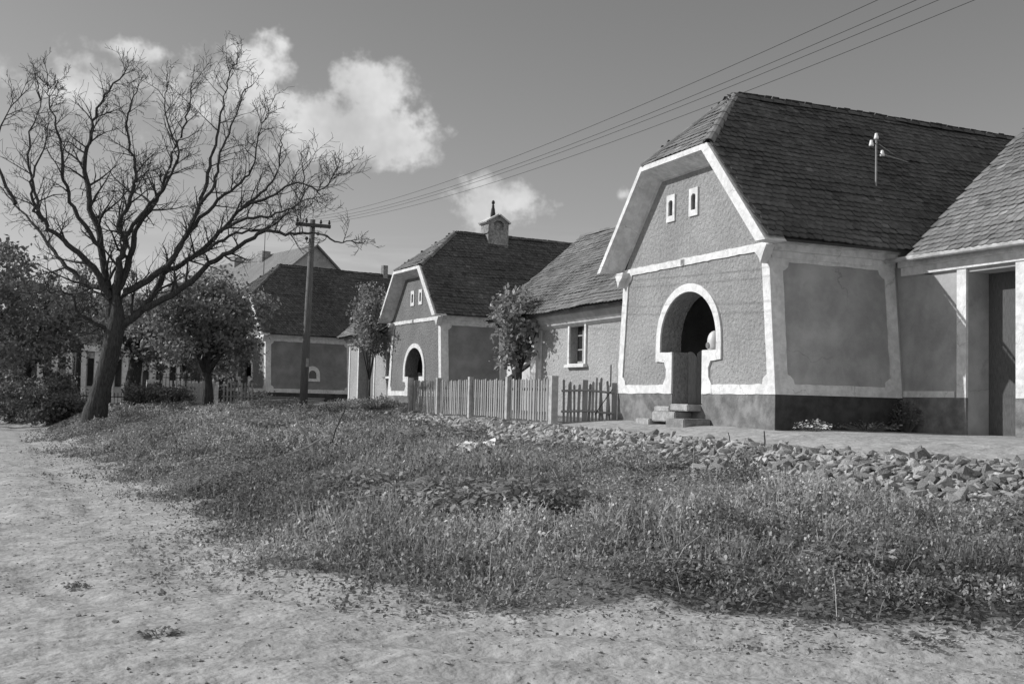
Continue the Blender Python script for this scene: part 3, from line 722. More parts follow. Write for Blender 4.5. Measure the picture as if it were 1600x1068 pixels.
# covered gateway under the far end of its roof
MB().box(1.25, 1.27, 5.75, 7.3, -.3, 2.6).build('gate_back', 'wood_dark', lw)
for i in range(9): MB().box(1.2 + .006 * (i % 2), 1.245, 5.78 + i * .17, 5.78 + i * .17 + .16, -.1, 2.15, .55).build('gate_board', 'wood_grey', lw)
MB().box(.9, 1.2, 7.3, 8.4, -.5, 2.9).build('gateway_wall', 'pale_plaster', lw)
MB().box(.85, 1.3, 5.76, 8.4, 2.2, 2.95).build('gateway_lintel', 'pale_plaster', lw)
MB().box(.3, .44, 8.1, 8.24, -.5, 2.78).build('post', 'wood_dark', lw)
MB().box(-.35, .5, 8.15, 8.27, 2.62, 2.76).build('eaves_beam', 'wood_dark', lw)

# wing between house 2 and house 3
lw2, MLW2 = low_wing('low_wing', 'low wing with a tall open doorway next to the house with the round-topped window', (13.1, 42.6, 1.15), 7.2, 7.6, 3.15, 5.95, 2.5, 'roughcast_pale', 0, 91,
                     [(.45, 1.15, 1.35, 2.35)], door=(3.0, 5.5, -.1, 2.75), roof_y0=-1.0, tile_y0=.06)
MB().box(.42, .5, 2.8, 5.8, -.5, 3.0).build('doorway_back', 'interior', lw2)
MB().box(.3, .34, 3.02, 3.85, -.1, 2.7).build('door_leaf', 'wood_dark', lw2)
for y0, y1 in ((2.86, 3.0), (5.5, 5.64)): MB().box(-.035, 0, y0, y1, -.3, 2.89).build('door_trim', 'limewash', lw2)
MB().box(-.035, 0, 3.0, 5.5, 2.75, 2.89).build('door_trim', 'limewash', lw2)

# ------------------------------------------------------------------ wing on the right of house 1
rw = empty('courtyard_wing', (15.4, 16.5, 1.2)); tag(rw, 'wing with sunlit tiles and pilastered doorway joining the roughcast house at its shaded side', 'house')
MRW = Matrix.Translation((15.4, 16.5, 1.2)); fr_ = lambda u, v, w: (-w, u, v)
zeR = RWZ - 1.2; D0, D1 = -2.72, -1.62
MB().prism([(-10, -.5), (.3, -.5), (.3, zeR), (-10, zeR)], [[(D0, -.2), (D1, -.2), (D1, 2.95), (D0, 2.95)], [(-6.3, 1.2), (-5.4, 1.2), (-5.4, 2.4), (-6.3, 2.4)]], fr_, 0, -.55).build('front_wall', 'side_plaster', rw)
MB().prism([(-10, -.5), (D0, -.5), (D0, .66), (-10, .66)], [], fr_, .06, 0).build('plinth', 'plinth', rw)
MB().prism([(D1, -.5), (0.0, -.5), (0.0, .66), (D1, .66)], [], fr_, .06, 0).build('plinth', 'plinth', rw)
MB().box(-.03, 0, D1 + .3, 0, .66, .78).build('white_band', 'limewash', rw)
MB().box(-.055, 0, D1, D1 + .22, .66, zeR - .28).build('pilaster', 'limewash', rw)
MB().box(-.055, 0, D0 - .22, D0, .66, zeR - .28).build('pilaster', 'limewash', rw)
cr = MB(); cr.box(-.08, 0, -10, .0, zeR - .28, zeR - .12); cr.box(-.16, 0, -10, .0, zeR - .12, zeR + .02); cr.build('eaves_cornice', 'limewash', rw)
MB().box(.5, .56, D0 - .1, D1 + .1, -.3, 3.0).build('door_leaf', 'wood_dark', rw)
MB().box(.3, .32, -6.35, -5.35, 1.15, 2.45).build('pane', 'glass', rw)
rf = MB(); xe, xr_ = RWX - 15.4, 3.4; zrR = zeR + RWT * (xr_ - xe)
slab(rf, [(xe, -.45, zeR), (xe, -10.4, zeR), (xr_, -10.4, zrR), (xr_, -.45, zrR)], .06)
slab(rf, [(2 * xr_ - xe, -10.4, zeR), (2 * xr_ - xe, -.45, zeR), (xr_, -.45, zrR), (xr_, -10.4, zrR)], .06)
rroof = rf.build('roof', 'deck', rw)
lnR = math.hypot(xr_ - xe, zrR - zeR); uyR = Vector(((xr_ - xe) / lnR, 0, (zrR - zeR) / lnR))
rins = lambda u, v: v < lnR - .05
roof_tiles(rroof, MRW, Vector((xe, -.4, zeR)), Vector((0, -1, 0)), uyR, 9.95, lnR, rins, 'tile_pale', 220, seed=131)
gt = MB(); gt.tube([(xe - .04, .1, zeR - .0), (xe - .04, -10.4, zeR - .05)], [.05, .05], 8); gt.build('gutter', 'concrete', rw)
MB().box(.3, 6.8, -10, -9.7, -.5, zeR).build('end_wall', 'side_plaster', rw)
MB().prism([(.0, zeR - .3), (6.6, zeR - .3), (6.6, zeR), (xr_, zrR - .12), (.0, zeR)], [], lambda u, v, w: (u, w, v), -.75, -.55).build('gable_end', 'side_plaster', rw)
MB().box(6.4, 6.8, -10, -.1, -.5, zeR).build('back_wall', 'side_plaster', rw)

# ------------------------------------------------------------------ chimney of house 2
ch = MB(); cx0, cx1, cy0, cy1 = 2.85, 3.75, 2.35, 3.05; zc0, zc1 = 6.3, 7.5
ch.prism([(cx0, zc0), (cx1, zc0), (cx1, zc1), ((cx0 + cx1) / 2 + .2, zc1 + .26), ((cx0 + cx1) / 2 - .1, zc1 + .28), (cx0, zc1)], [[(cx0 + .24, zc1 - .3), (cx1 - .22, zc1 - .3), (cx1 - .22, zc1 - .02), (cx1 - .34, zc1 + .08), (cx0 + .36, zc1 + .08), (cx0 + .24, zc1 - .02)]], lambda u, v, w: (u, cy0 + w, v), 0, .12)
ch.prism([(cx0 + .004, zc0), (cx1 - .004, zc0), (cx1 - .004, zc1), ((cx0 + cx1) / 2 + .2, zc1 + .255), ((cx0 + cx1) / 2 - .1, zc1 + .275), (cx0 + .004, zc1)], [], lambda u, v, w: (u, cy0 + w, v), .119, cy1 - cy0)
chim = ch.build('chimney', 'brick', h2)
for z in (zc0 + .75, zc1 - .06):
    MB().box(cx0 - .05, cx0, cy0 - .05, cy1 + .05, z, z + .07).build('brick_course', 'brick', chim)
cp = MB()
slab(cp, [(cx0 - .09, cy0 - .06, zc1 - .02), ((cx0 + cx1) / 2, cy0 - .06, zc1 + .31), ((cx0 + cx1) / 2, cy1 + .06, zc1 + .31), (cx0 - .09, cy1 + .06, zc1 - .02)][::-1], .06)
cp.build('chimney_cap', 'mortar', chim)
cp = MB()
slab(cp, [((cx0 + cx1) / 2 + .01, cy0 - .06, zc1 + .31), (cx1 + .06, cy0 - .06, zc1 - .02), (cx1 + .06, cy1 + .06, zc1 - .02), ((cx0 + cx1) / 2 + .01, cy1 + .06, zc1 + .31)][::-1], .06)
cp.build('chimney_cap', 'mortar', chim)
MB().lathe([(.10, -.12), (.1, .1), (.085, .2), (.075, .3), (.05, .38), (.055, .44), (.03, .48), (.06, .52), (.068, .57), (.05, .63), (.015, .66)], ((cx0 + cx1) / 2 - .12, cy0 + .3, zc1 + .28), 12).build('finial', 'dark_clay', chim, smooth=True)
# small chimney pipe at the far ridge of house 3
MB().box(8.2, 8.5, 2.85, 3.15, 7.2, 8.25).build('chimney', 'brick', h3)

# yard wall, leaning plank beside house 2
yw = MB().box(0, .3, 0, 3.6, -.6, 1.75).build('yard_wall', 'pale_plaster', None); yw.location = (15.4, 33.3, 1.2)
tag(yw, 'pale plastered yard wall between the chimney house and the low wing', 'wall')
lp = MB(); lp.obox(Matrix.Identity(4), .07, .3, 3.6)
plk = lp.build('leaning_plank', 'wood_dark', None); plk.location = (13.6, 32.6, 2.1); plk.rotation_euler = (0, math.radians(57), math.radians(12))
tag(plk, 'dark wooden plank leaning aslant behind the picket fence', 'plank')

# ------------------------------------------------------------------ picket fence
FX = 11.0; fy = [23.06, 25.75, 28.45, 31.15, 33.85]
pf = empty('picket_fence', (FX, fy[0], gz(FX, fy[0]))); tag(pf, 'long straight grey picket fence with concrete posts before the low wing', 'fence')
z00 = gz(FX, fy[0])
def picket_mesh(w, h, t, lean=0.0):
    m = MB(); m.prism([(-w / 2, 0), (w / 2, 0), (w / 2 + lean, h - .03), (lean, h), (-w / 2 + lean, h - .03)], [], lambda u, v, q: (q, u, v), -t / 2, t / 2, random.uniform(.75, 1.3)); me = m.mesh('picket_shape'); me.materials.append(MATS['wood_grey']); return me
PM = [picket_mesh(.078 + random.uniform(-.012, .012), 1.0 + random.uniform(-.02, .02), .022, random.uniform(-.01, .01)) for _ in range(10)]
for y in fy:
    zg_ = gz(FX, y) - z00
    pw_ = .17 if y == fy[0] else .13
    o = MB().box(-pw_ / 2 - .03, pw_ / 2 - .03, y - fy[0] - pw_ / 2, y - fy[0] + pw_ / 2, zg_ - .3, zg_ + 1.14).build('post', 'concrete', pf)
for a, b_ in zip(fy[:-1], fy[1:]):
    za, zb_ = gz(FX, a) - z00, gz(FX, b_) - z00
    for h in (.25, .82):
        m = MB(); y0, y1 = a - fy[0] + .07, b_ - fy[0] - .07
        m.add([(x, y, z + h + d) for (y, z) in ((y0, za), (y1, zb_)) for d in (-.035, .035) for x in (.03, .075)], [(0, 1, 3, 2), (4, 6, 7, 5), (0, 4, 5, 1), (2, 3, 7, 6), (0, 2, 6, 4), (1, 5, 7, 3)])
        m.build('rail', 'wood_grey', pf)
    n = 17
    for i in range(n):
        f = (i + .75) / (n + .5); y = a + (b_ - a) * f
        o = link('picket', random.choice(PM), pf); o.location = (.012, y - fy[0] + random.uniform(-.012, .012), za + (zb_ - za) * f + .07 + random.uniform(-.02, .02)); o.rotation_euler = (random.gauss(0, .008), 0, random.gauss(0, .03))
# return towards house 1, older and crooked
p0 = Vector((11.08, 23.0, 0)); p1 = Vector((12.32, 22.52, 0)); dv = (p1 - p0); ang = math.atan2(dv.y, dv.x) - math.pi / 2
rfz = gz(p0.x, p0.y); rfn = empty('crooked_fence', (p0.x, p0.y, rfz), ang); tag(rfn, 'short crooked picket fence with broken pickets between long fence and roughcast house', 'fence')
LN = dv.length
for y in (.62, LN - .02): MB().box(-.05, .05, y - .06, y + .06, -.3, 1.05 if y < 1 else 1.0).build('post', 'wood_grey', rfn)
for h in (.3, .78): MB().tube([(.05, .06, h), (.055, LN * .5, h + .03), (.05, LN - .05, h - .02)], [.028] * 3, 6).build('rail', 'wood_grey', rfn)
for i in range(14):
    y = .13 + i * (LN - .2) / 13.5
    if abs(y - .62) < .08: continue
    o = link('picket', picket_mesh(random.uniform(.045, .065), random.uniform(.92, 1.12), .025, random.uniform(-.05, .05)), rfn); o.location = (-.005, y, .02); o.rotation_euler = (random.gauss(0, .035), random.gauss(0, .02), random.gauss(0, .1))
MB().tube([(.08, .85, .25), (.09, 1.25, .85)], [.012, .01], 5).build('brace', 'iron', rfn)
MB().tube([(.06, LN - .12, .9), (.06, LN - .12, 1.42)], [.016, .016], 6).build('iron_rod', 'iron', rfn)

# ------------------------------------------------------------------ utility poles and wires
PX, PY = 8.35, 37.9
def utility_pole(loc, label, tilt):
    r = empty('utility_pole', loc); tag(r, label, 'pole', 'poles carrying the street wires')
    top = 6.75
    MB().tube([(0, 0, -.4), (tilt * .5, 0, top * .5), (tilt, 0, top)], [.15, .125, .095], 12).build('pole', 'pole_wood', r, smooth=True)
    x = tilt; xa = MB(); xa.box(x - .62, x + .62, -.16, -.06, top - .27, top - .15); xa.build('crossarm', 'wood_dark', r)
    pts = []
    for k in (-.56, -.24, .27, .57):
        MB().lathe([(.015, -.16), (.015, 0), (.045, .01), (.05, .05), (.03, .08), (.038, .1), (.02, .14)], (x + k, -.11, top - .13), 8).build('insulator', 'dark_clay', r, smooth=True); pts.append(Vector(loc) + Vector((x + k, -.11, top - .06)))
    for s, z in ((-1, .72), (1, .52)):
        MB().tube([(x, 0, top - z - .12), (x + s * .2, -.02, top - z - .1), (x + s * .2, -.02, top - z)], [.014] * 3, 5).build('bracket', 'iron', r)
        MB().lathe([(.02, -.02), (.06, 0), (.065, .06), (.03, .1)], (x + s * .2, -.02, top - z), 8).build('insulator', 'dark_clay', r, smooth=True)
    MB().box(.02, .12, -.16, -.12, 1.55, 1.85).build('plate', 'window_paint', r)
    return pts
A = utility_pole((PX, PY, gz(PX, PY) - .02), 'tall wooden utility pole with crossarm beside the planks', .12)
B = utility_pole((PX + .3, -11.0, gz(PX, -11.0) - .02), 'wooden utility pole beyond the near end of the footpath', -.05)
for i, (a, b_) in enumerate(zip(A, B)):
    pts = [a.lerp(b_, t) - Vector((0, 0, (1.2, 1.22, 1.06, 1.08)[i] * 4 * t * (1 - t))) for t in [k / 40 for k in range(41)]]
    w = MB().tube(pts, [.005] * 41, 4).build('overhead_wire', 'iron', None); tag(w, 'thin overhead wire strung from the utility pole along the street', 'wire', 'overhead wires')

# ------------------------------------------------------------------ rubble along the foot of the path
def stone_variant(k):
    r = random.Random(100 + k); bm = bmesh.new(); sx, sy, sz = r.uniform(.9, 1.4), r.uniform(.6, 1.0), r.uniform(.28, .5)
    for _ in range(13):
        d = Vector((r.uniform(-1, 1), r.uniform(-1, 1), r.uniform(-1, 1))); d = d / max(abs(d.x), abs(d.y), abs(d.z)) * r.uniform(.75, 1.0)
        bm.verts.new((d.x * sx * .85, d.y * sy * .85, d.z * sz))
    bmesh.ops.convex_hull(bm, input=list(bm.verts)); bmesh.ops.delete(bm, geom=[v for v in bm.verts if not v.link_faces], context='VERTS')
    me = bpy.data.meshes.new('rubble_stone_shape'); bm.to_mesh(me); bm.free()
    at = me.attributes.new('tone', 'FLOAT', 'FACE'); t = r.choice([.75, .9, 1.05, 1.2, 1.45]); at.data.foreach_set('value', np.full(len(me.polygons), t, np.float32)); me.materials.append(MATS['stone'])
    return me, t
SV = [stone_variant(k) for k in range(14)]
stones = []
for _ in range(7000):
    Y = random.uniform(6.5, 34); lo, hi = float(rub_lo(Y)), float(rub_hi(Y)); X = lo - .35 + (hi - lo + .4) * random.random() ** .9
    if Y > 24 and random.random() < (Y - 24) / 14: continue
    s = random.choice([.028, .035, .045, .055, .07, .085, .11]) * random.uniform(.8, 1.3)
    z = gz(X, Y) + s * random.uniform(-.05, .3) + .04 * math.sin(math.pi * min(1, max(0, (X - lo) / (hi - lo))))
    stones.append((X, Y, z, s))
for _ in range(70):     # strays
    Y = random.uniform(8, 30); X = float(rub_lo(Y)) - random.uniform(.2, 1.4); s = random.uniform(.04, .1); stones.append((X, Y, gz(X, Y) + s * .2, s))
stones.sort(key=lambda q: -(q[3] / dist_cam(q[:3]) if in_frame(q[:3]) else 0))
mbS = MB()
for i, (X, Y, z, s) in enumerate(stones):
    me, t = random.choice(SV); M = Matrix.Translation((X, Y, z)) @ Matrix.Rotation(random.uniform(0, 6.28), 4, 'Z') @ Matrix.Rotation(random.gauss(0, .45), 4, 'X') @ Matrix.Rotation(random.gauss(0, .45), 4, 'Y') @ Matrix.Scale(s, 4)
    if i < 300:
        o = link('rubble_stone', me); o.matrix_world = M; tag(o, 'broken pale stone in the long heap of rubble along the footpath', 'stone', 'rubble stones along the footpath')
    else:
        mbS.add([M @ v.co for v in me.vertices], [tuple(p.vertices) for p in me.polygons], t)
o = mbS.build('rubble', 'stone', None, fix=False); tag(o, 'heap of small broken stones edging the footpath', 'rubble', kind='stuff')

# ------------------------------------------------------------------ bare tree
def limb_points(pix, depth, d1):
    """photo trace -> points at the tree's distance; d1 = how far the limb leans towards / away from the viewer by its tip"""
    out = []; n = len(pix)
    for i, (x, y) in enumerate(pix):
        d = ray(x, y); d = d / (d @ fw); out.append(Vector(CAM + d * (depth + d1 * (i / (n - 1)) ** 1.2)))
    return out
def catmull(P, sub=4):
    out = []
    for i in range(len(P) - 1):
        p0, p1, p2, p3 = P[max(i - 1, 0)], P[i], P[i + 1], P[min(i + 2, len(P) - 1)]
        for k in range(sub):
            t = k / sub; out.append(.5 * ((2 * p1) + (p2 - p0) * t + (2 * p0 - 5 * p1 + 4 * p2 - p3) * t * t + (3 * p1 - p0 - 3 * p2 + p3) * t ** 3))
    out.append(P[-1]); return out
def zpx(x, y): return (40 + x * .5432, 80 + y * .5432)
def bare_tree():
    TD = 36.6; R = random.Random(5)
    base = Vector(CAM + ray(150, 640) / (ray(150, 640) @ fw) * TD); base.z = gz(base.x, base.y)
    root = empty('bare_tree', base); tag(root, 'big leafless tree with spreading limbs and leaning trunk beside the dirt road', 'tree')
    O = base.copy(); mbT, mbB, mbK = MB(), MB(), MB()
    tr = limb_points([(143, 664), (150, 640), (163, 590), (174, 545), (181, 510), (183, 482), (180, 452)], TD, 0); tr[0].z = base.z - .3
    tp = catmull(tr, 4); n = len(tp); rad = [(.33 - .05 * (i / (n - 1)) - .2 * max(0, (i / (n - 1) - .7) / .3) + (.16 if i < 2 else .08 if i < 5 else .03 if i < 7 else 0)) for i in range(n)]
    mbT.tube([p - O for p in tp], rad, 14)
    limbs = [([(250, 770), (240, 690), (215, 560), (185, 430), (170, 330), (182, 250), (208, 170), (245, 105), (290, 60)], 1.5, .24),
             ([(245, 710), (180, 605), (110, 545), (50, 490), (18, 430), (30, 340), (60, 250)], -2.5, .2),
             ([(240, 690), (165, 660), (90, 590), (40, 520), (-30, 440), (-80, 380)], 2.2, .17),
             ([(245, 800), (190, 775), (150, 750), (130, 700), (60, 690), (0, 700)], -1.5, .13),
             ([(215, 560), (140, 450), (105, 350), (100, 260), (70, 150), (60, 90)], -1.2, .13),
             ([(262, 700), (275, 600), (285, 540), (270, 500), (300, 420), (318, 350), (300, 270), (290, 180), (318, 120)], -2.0, .2),
             ([(285, 540), (330, 470), (400, 390), (440, 290), (400, 180), (410, 100)], 1.0, .13),
             ([(262, 700), (300, 600), (322, 500), (375, 430), (405, 350), (440, 260), (470, 170), (478, 95)], 2.6, .2),
             ([(285, 690), (370, 645), (430, 590), (470, 520), (505, 440), (545, 380), (560, 290), (600, 200), (632, 110)], -1.8, .19),
             ([(505, 440), (530, 330), (555, 230), (570, 140), (590, 60), (610, 30)], 2.0, .11),
             ([(270, 790), (340, 740), (400, 640), (470, 600), (560, 520), (620, 450), (690, 400), (730, 330), (735, 260)], 2.4, .22),
             ([(620, 450), (700, 420), (780, 380), (850, 400), (885, 355)], -.6, .09),
             ([(340, 740), (440, 690), (530, 610), (600, 570), (690, 520), (760, 525), (830, 525), (900, 548), (935, 545)], -2.6, .18),
             ([(470, 600), (540, 560), (620, 520), (700, 510), (780, 440), (840, 420)], 1.3, .11),
             ([(560, 520), (640, 480), (720, 470), (790, 430), (800, 350)], -1.6, .1),
             ([(430, 590), (500, 480), (590, 400), (650, 340), (670, 240), (700, 180)], 1.8, .13),
             ([(50, 490), (20, 380), (10, 250), (40, 160), (30, 90)], 1.0, .1),
             ([(-30, 440), (-90, 300), (-60, 200), (-20, 130)], .5, .1)]
    def grow(p, d, L, r, lev):
        """one wandering twig with side twigs"""
        k = 3; pts = [p]; dirs = d.normalized(); q = p
        for i in range(k):
            dirs = (dirs + Vector((R.gauss(0, .17), R.gauss(0, .17), R.gauss(.03, .15)))).normalized(); q = q + dirs * L / k; pts.append(q)
        rr = [max(.006, r * (1 - .75 * i / k)) for i in range(k + 1)]
        (mbB if lev >= 2 else mbK).tube([x - O for x in pts], rr, 5 if lev >= 2 else 3, cap=False)
        if lev <= 0: return
        nb = {3: 5, 2: 5, 1: 4}[lev]
        for i in range(nb):
            t = (i + .8 + R.uniform(-.3, .3)) / nb; j = min(k - 1, int(t * k)); f = t * k - j
            b = pts[j].lerp(pts[j + 1], min(1, f)); dd = (pts[j + 1] - pts[j]).normalized()
            side = Vector((R.gauss(0, 1), R.gauss(0, 1), R.gauss(.25, 1))); side = (side - dd * side.dot(dd)).normalized()
            grow(b, dd * .75 + side * R.uniform(.6, 1.0) + Vector((0, 0, .12)), L * R.uniform(.38, .62), max(.008, rr[j] * .55), lev - 1)
    for pix, d1, r in limbs:
        raw = limb_points([zpx(*q) for q in pix], TD, d1)
        P = catmull(raw, 5); n = len(P)
        P = [p + Vector((R.gauss(0, .03), R.gauss(0, .03), R.gauss(0, .03))) if 0 < i else p for i, p in enumerate(P)]
        rr = [max(.018, .7 * r * (1 - .88 * (i / (n - 1)) ** .7)) for i in range(n)]
        mbB.tube([p - O for p in P], rr, 8, cap=False)
        for i in range(3, n):
            if R.random() < (.74 if i > n * .3 else .36):
                dd = (P[min(i + 1, n - 1)] - P[i - 1]).normalized(); side = Vector((R.gauss(0, 1), R.gauss(0, 1), R.gauss(.35, 1))); side = (side - dd * side.dot(dd)).normalized()
                L = R.uniform(.7, 1.8) * (1.1 - .5 * i / n); lev = 3 if R.random() < .05 else 2 if R.random() < .75 else 1
                grow(P[i], dd * .6 + side + Vector((0, 0, .2)), L, max(.016, rr[i] * .5), lev)
        grow(P[-1], P[-1] - P[-2], .7, rr[-1], 2)
    mbT.build('trunk', 'bark', root, smooth=True, fix=False); mbB.build('branches', 'bark', root, smooth=True, fix=False)
    mbK.build('twigs', 'twig', root, fix=False)
bare_tree()

# ------------------------------------------------------------------ leafy trees and shrubs
def clump_points(center, rad, n_cl, n_leaf, R, cl_r=.3, shell=.3):
    """leaf positions in clumps spread through an ellipsoid with a ragged outline"""
    c = rng.normal(size=(n_cl, 3)); c = unit(c) * (rng.uniform(shell, 1.0, (n_cl, 1)) ** .7)
    bump = 1 + .38 * np.array([math.sin(3.1 * a + R) * math.cos(2.3 * b + R * 2) for a, b in zip(np.arctan2(c[:, 1], c[:, 0]), c[:, 2] * 2)])
    c = c * bump[:, None] * np.array(rad) + np.array(center)
    k = rng.integers(0, n_cl, n_leaf); size = cl_r * rng.uniform(.5, 1.4, n_cl)
    p = c[k] + rng.normal(size=(n_leaf, 3)) * size[k][:, None] * np.array([1, 1, .75]) * .55
    tone = (rng.uniform(.7, 1.25, n_cl)[k]) * rng.uniform(.6, 1.45, n_leaf)
    return p, tone
def leafy_tree(name, label, base, height, rad, leaf, n_cl, n_leaf, trunk_r, seed, forks=5, cat='tree', group=None, cl_r=.35, stem_top=None, lean=(0, 0), dark=1.0):
    base = Vector(base); root = empty(name, base); tag(root, label, cat, group); R = random.Random(seed)
    cz = height - rad[2]; m = MB()
    ft = stem_top if stem_top else max(.3, cz - rad[2] * .75)
    m.tube([(0, 0, -.3), (lean[0] * .4, lean[1] * .4, ft * .5), (lean[0], lean[1], ft)], [trunk_r * 1.25, trunk_r, trunk_r * .8], 9)
    for i in range(forks):
        a = 6.283 * i / forks + R.uniform(-.4, .4); e = R.uniform(.35, .8)
        tip = Vector((lean[0] + rad[0] * e * math.cos(a), lean[1] + rad[1] * e * math.sin(a), cz + rad[2] * R.uniform(-.1, .7)))
        mid = Vector((lean[0], lean[1], ft)).lerp(tip, .5) + Vector((R.gauss(0, .1), R.gauss(0, .1), .1)) * rad[0]
        m.tube([(lean[0], lean[1], ft - .05), mid, tip], [trunk_r * .6, trunk_r * .38, trunk_r * .12], 6)
    m.build('trunk', 'bark', root, smooth=True, fix=False)
    p, t = clump_points((lean[0], lean[1], cz), rad, n_cl, n_leaf, seed, cl_r)
    leaves('crown', p, leaf, 'leaf', root, up=-.1, tone=t * dark)
    return root
leafy_tree('young_tree', 'small round-crowned young tree behind the picket fence', (12.55, 28.6, 1.22), 3.75, (.8, .85, 1.15), .15, 60, 2700, .05, 3, forks=7, cl_r=.26, stem_top=1.35, dark=1.5)
leafy_tree('climbing_shrub', 'loose leafy shrub growing up beside the doorway wing and chimney house', (12.45, 44.0, 1.15), 4.9, (.75, 1.3, 1.35), .13, 70, 4600, .05, 9, forks=6, cat='shrub', cl_r=.35, stem_top=1.2, dark=1.3)
leafy_tree('leafy_tree', 'dense dark leafy tree with forked trunk left of the small-windowed house', (5.55, 41.0, gz(5.55, 41)), 5.1, (2.35, 2.35, 1.75), .16, 170, 13500, .2, 4, forks=8, cl_r=.42, stem_top=1.3, lean=(-.1, 0), dark=1.3)
def at(px, Y): p = on_y(px, 610, Y); return (float(p[0]), float(Y), gz(p[0], Y))
leafy_tree('leafy_tree', 'tall dark tree crowding the road beyond the bare tree', at(40, 58), 7.6, (3.2, 3.2, 3.1), .2, 190, 11000, .25, 14, forks=8, cl_r=.55, dark=.9)
leafy_tree('leafy_tree', 'thick-trunked dark tree behind the iron railings', at(205, 62), 6.0, (2.9, 2.6, 2.1), .2, 140, 8000, .4, 15, forks=7, cl_r=.55, dark=.95, lean=(.25, 0))
leafy_tree('leafy_tree', 'broad tree in the garden beyond the iron railings', at(285, 70), 7.0, (3.2, 3.2, 2.5), .22, 150, 8500, .22, 16, forks=7, cl_r=.6)
leafy_tree('leafy_tree', 'low spreading tree in front of the columned building', at(120, 66), 6.4, (2.6, 2.6, 1.35), .2, 90, 5000, .16, 17, forks=7, cl_r=.5)
leafy_tree('leafy_tree', 'slim tree standing behind the dark tree at the road bend', at(-60, 52), 8.5, (3.4, 3.4, 3.4), .22, 170, 9000, .25, 18, forks=8, cl_r=.6, dark=.9)
for px, Y, h, r, lab in ((85, 49.5, 1.15, 1.5, 'low round bush at the bend of the dirt road'), (92, 60, 1.6, .75, 'pale bush in front of the railings plinth'), (350, 63, 2.6, 1.6, 'bush growing behind the boarded fence'), (20, 56, 2.4, 2.0, 'bush under the tall dark tree')):
    leafy_tree('bush', lab, at(px, Y), h, (r, r, h * .52), .14, 70, 6000, .04, int(px) + 40, forks=6, cat='bush', cl_r=.35, stem_top=.2, dark=1.25 if px != 85 else .8)

# ------------------------------------------------------------------ the far side of the gardens
def far_gable_house():
    a = math.radians(14); root = empty('barn_house', (18.2, 80.0, 1.0), a); tag(root, 'larger house with a plain gable and pale roof rising behind the small-windowed house', 'house')
    hw, ze, zr, L = 5.2, 7.4, 11.9, 20.0
    MB().prism([(-hw, -.5), (hw, -.5), (hw, ze), (0, zr - .1), (-hw, ze)], [], lambda u, v, w: (u, w, v), 0, .4).build('gable_wall', 'side_plaster', root)
    for sx in (-1, 1): MB().box(sx * hw - .2, sx * hw + .2, .4, L, -.5, ze).build('side_wall', 'pale_plaster', root)
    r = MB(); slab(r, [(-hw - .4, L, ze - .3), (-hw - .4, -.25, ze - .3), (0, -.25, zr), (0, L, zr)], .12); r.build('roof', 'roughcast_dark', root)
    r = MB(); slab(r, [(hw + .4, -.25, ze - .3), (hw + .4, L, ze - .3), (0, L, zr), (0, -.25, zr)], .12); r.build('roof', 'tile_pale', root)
    for y in (7.5, 13): MB().box(-.9, -.2, y, y + .9, zr - 1.2, zr + .15).build('chimney', 'brick', root)
    MB().tube([(-3.2, 2, zr - 3), (-3.2, 2, zr + 3.2)], [.03, .02], 5).build('aerial_mast', 'iron', root)
far_gable_house()
def columned_building():
    p = at(128, 84); root = empty('columned_building', p, math.radians(-6)); tag(root, 'pale low building with a row of pilasters beyond the railings', 'building')
    MB().box(-6, 7, .5, 7, -.5, 4.4).build('wall', 'pale_plaster', root)
    for i in range(14): MB().box(-5.9 + i * .95, -5.5 + i * .95, .2, .5, -.3, 3.4).build('pilaster', 'limewash', root)
    MB().box(-6.2, 7.2, .1, 7.2, 3.4, 3.9).build('entablature', 'limewash', root)
    for i in range(13): MB().box(-5.42 + i * .95, -5.02 + i * .95, .47, .5, .9, 2.9).build('window', 'glass', root)
    r = MB(); slab(r, [(-6.4, -.1, 4.3), (7.4, -.1, 4.3), (7.4, 3.7, 6.4), (-6.4, 3.7, 6.4)], .1); r.build('roof', 'tile', root)
    r = MB(); slab(r, [(7.4, 7.5, 4.3), (-6.4, 7.5, 4.3), (-6.4, 3.7, 6.4), (7.4, 3.7, 6.4)], .1); r.build('roof', 'tile', root)
columned_building()
def iron_railing(pxa, Ya, pxb, Yb, label, h=1.25, plinth=.35, step=.17):
    a = Vector(at(pxa, Ya)); b = Vector(at(pxb, Yb)); d = b - a; L = d.length; rz = math.atan2(d.y, d.x); z0 = min(a.z, b.z) - .02
    root = empty('iron_railing', (a.x, a.y, z0), rz); tag(root, label, 'fence', 'iron railings of the gardens')
    MB().box(0, L, -.15, .15, -.4, plinth).build('plinth', 'concrete', root)
    for z in (plinth + .12, h - .15): MB().box(0, L, -.015, .015, z, z + .04).build('rail', 'iron', root)
    bar = MB(); bar.box(-.011, .011, -.011, .011, plinth, h); bar.add([(-.025, 0, h), (.025, 0, h), (0, 0, h + .1), (0, .012, h + .02)], [(0, 1, 2), (0, 2, 3), (1, 3, 2)]); bm_ = bar.mesh('bar_shape'); bm_.materials.append(MATS['iron'])
    n = int(L / step)
    for i in range(n): o = link('bar', bm_, root); o.location = ((i + .5) * L / n, 0, 0)
    for i in range(0, 5): MB().box(L * i / 4 - .035, L * i / 4 + .035, -.035, .035, -.2, h + .12).build('post', 'iron', root)
iron_railing(-20, 60, 235, 57, 'long iron railing on a stone plinth behind the bare tree')
iron_railing(250, 56, 330, 55, 'iron railing with spear tips before the white garden wall', h=1.45, plinth=.15)
gwl = MB().box(-2.0, 1.6, 0, .25, -.5, 1.22).build('garden_wall', 'limewash', None); gwl.location = at(292, 58.5); tag(gwl, 'white garden wall seen through the spear-tipped railing', 'wall')
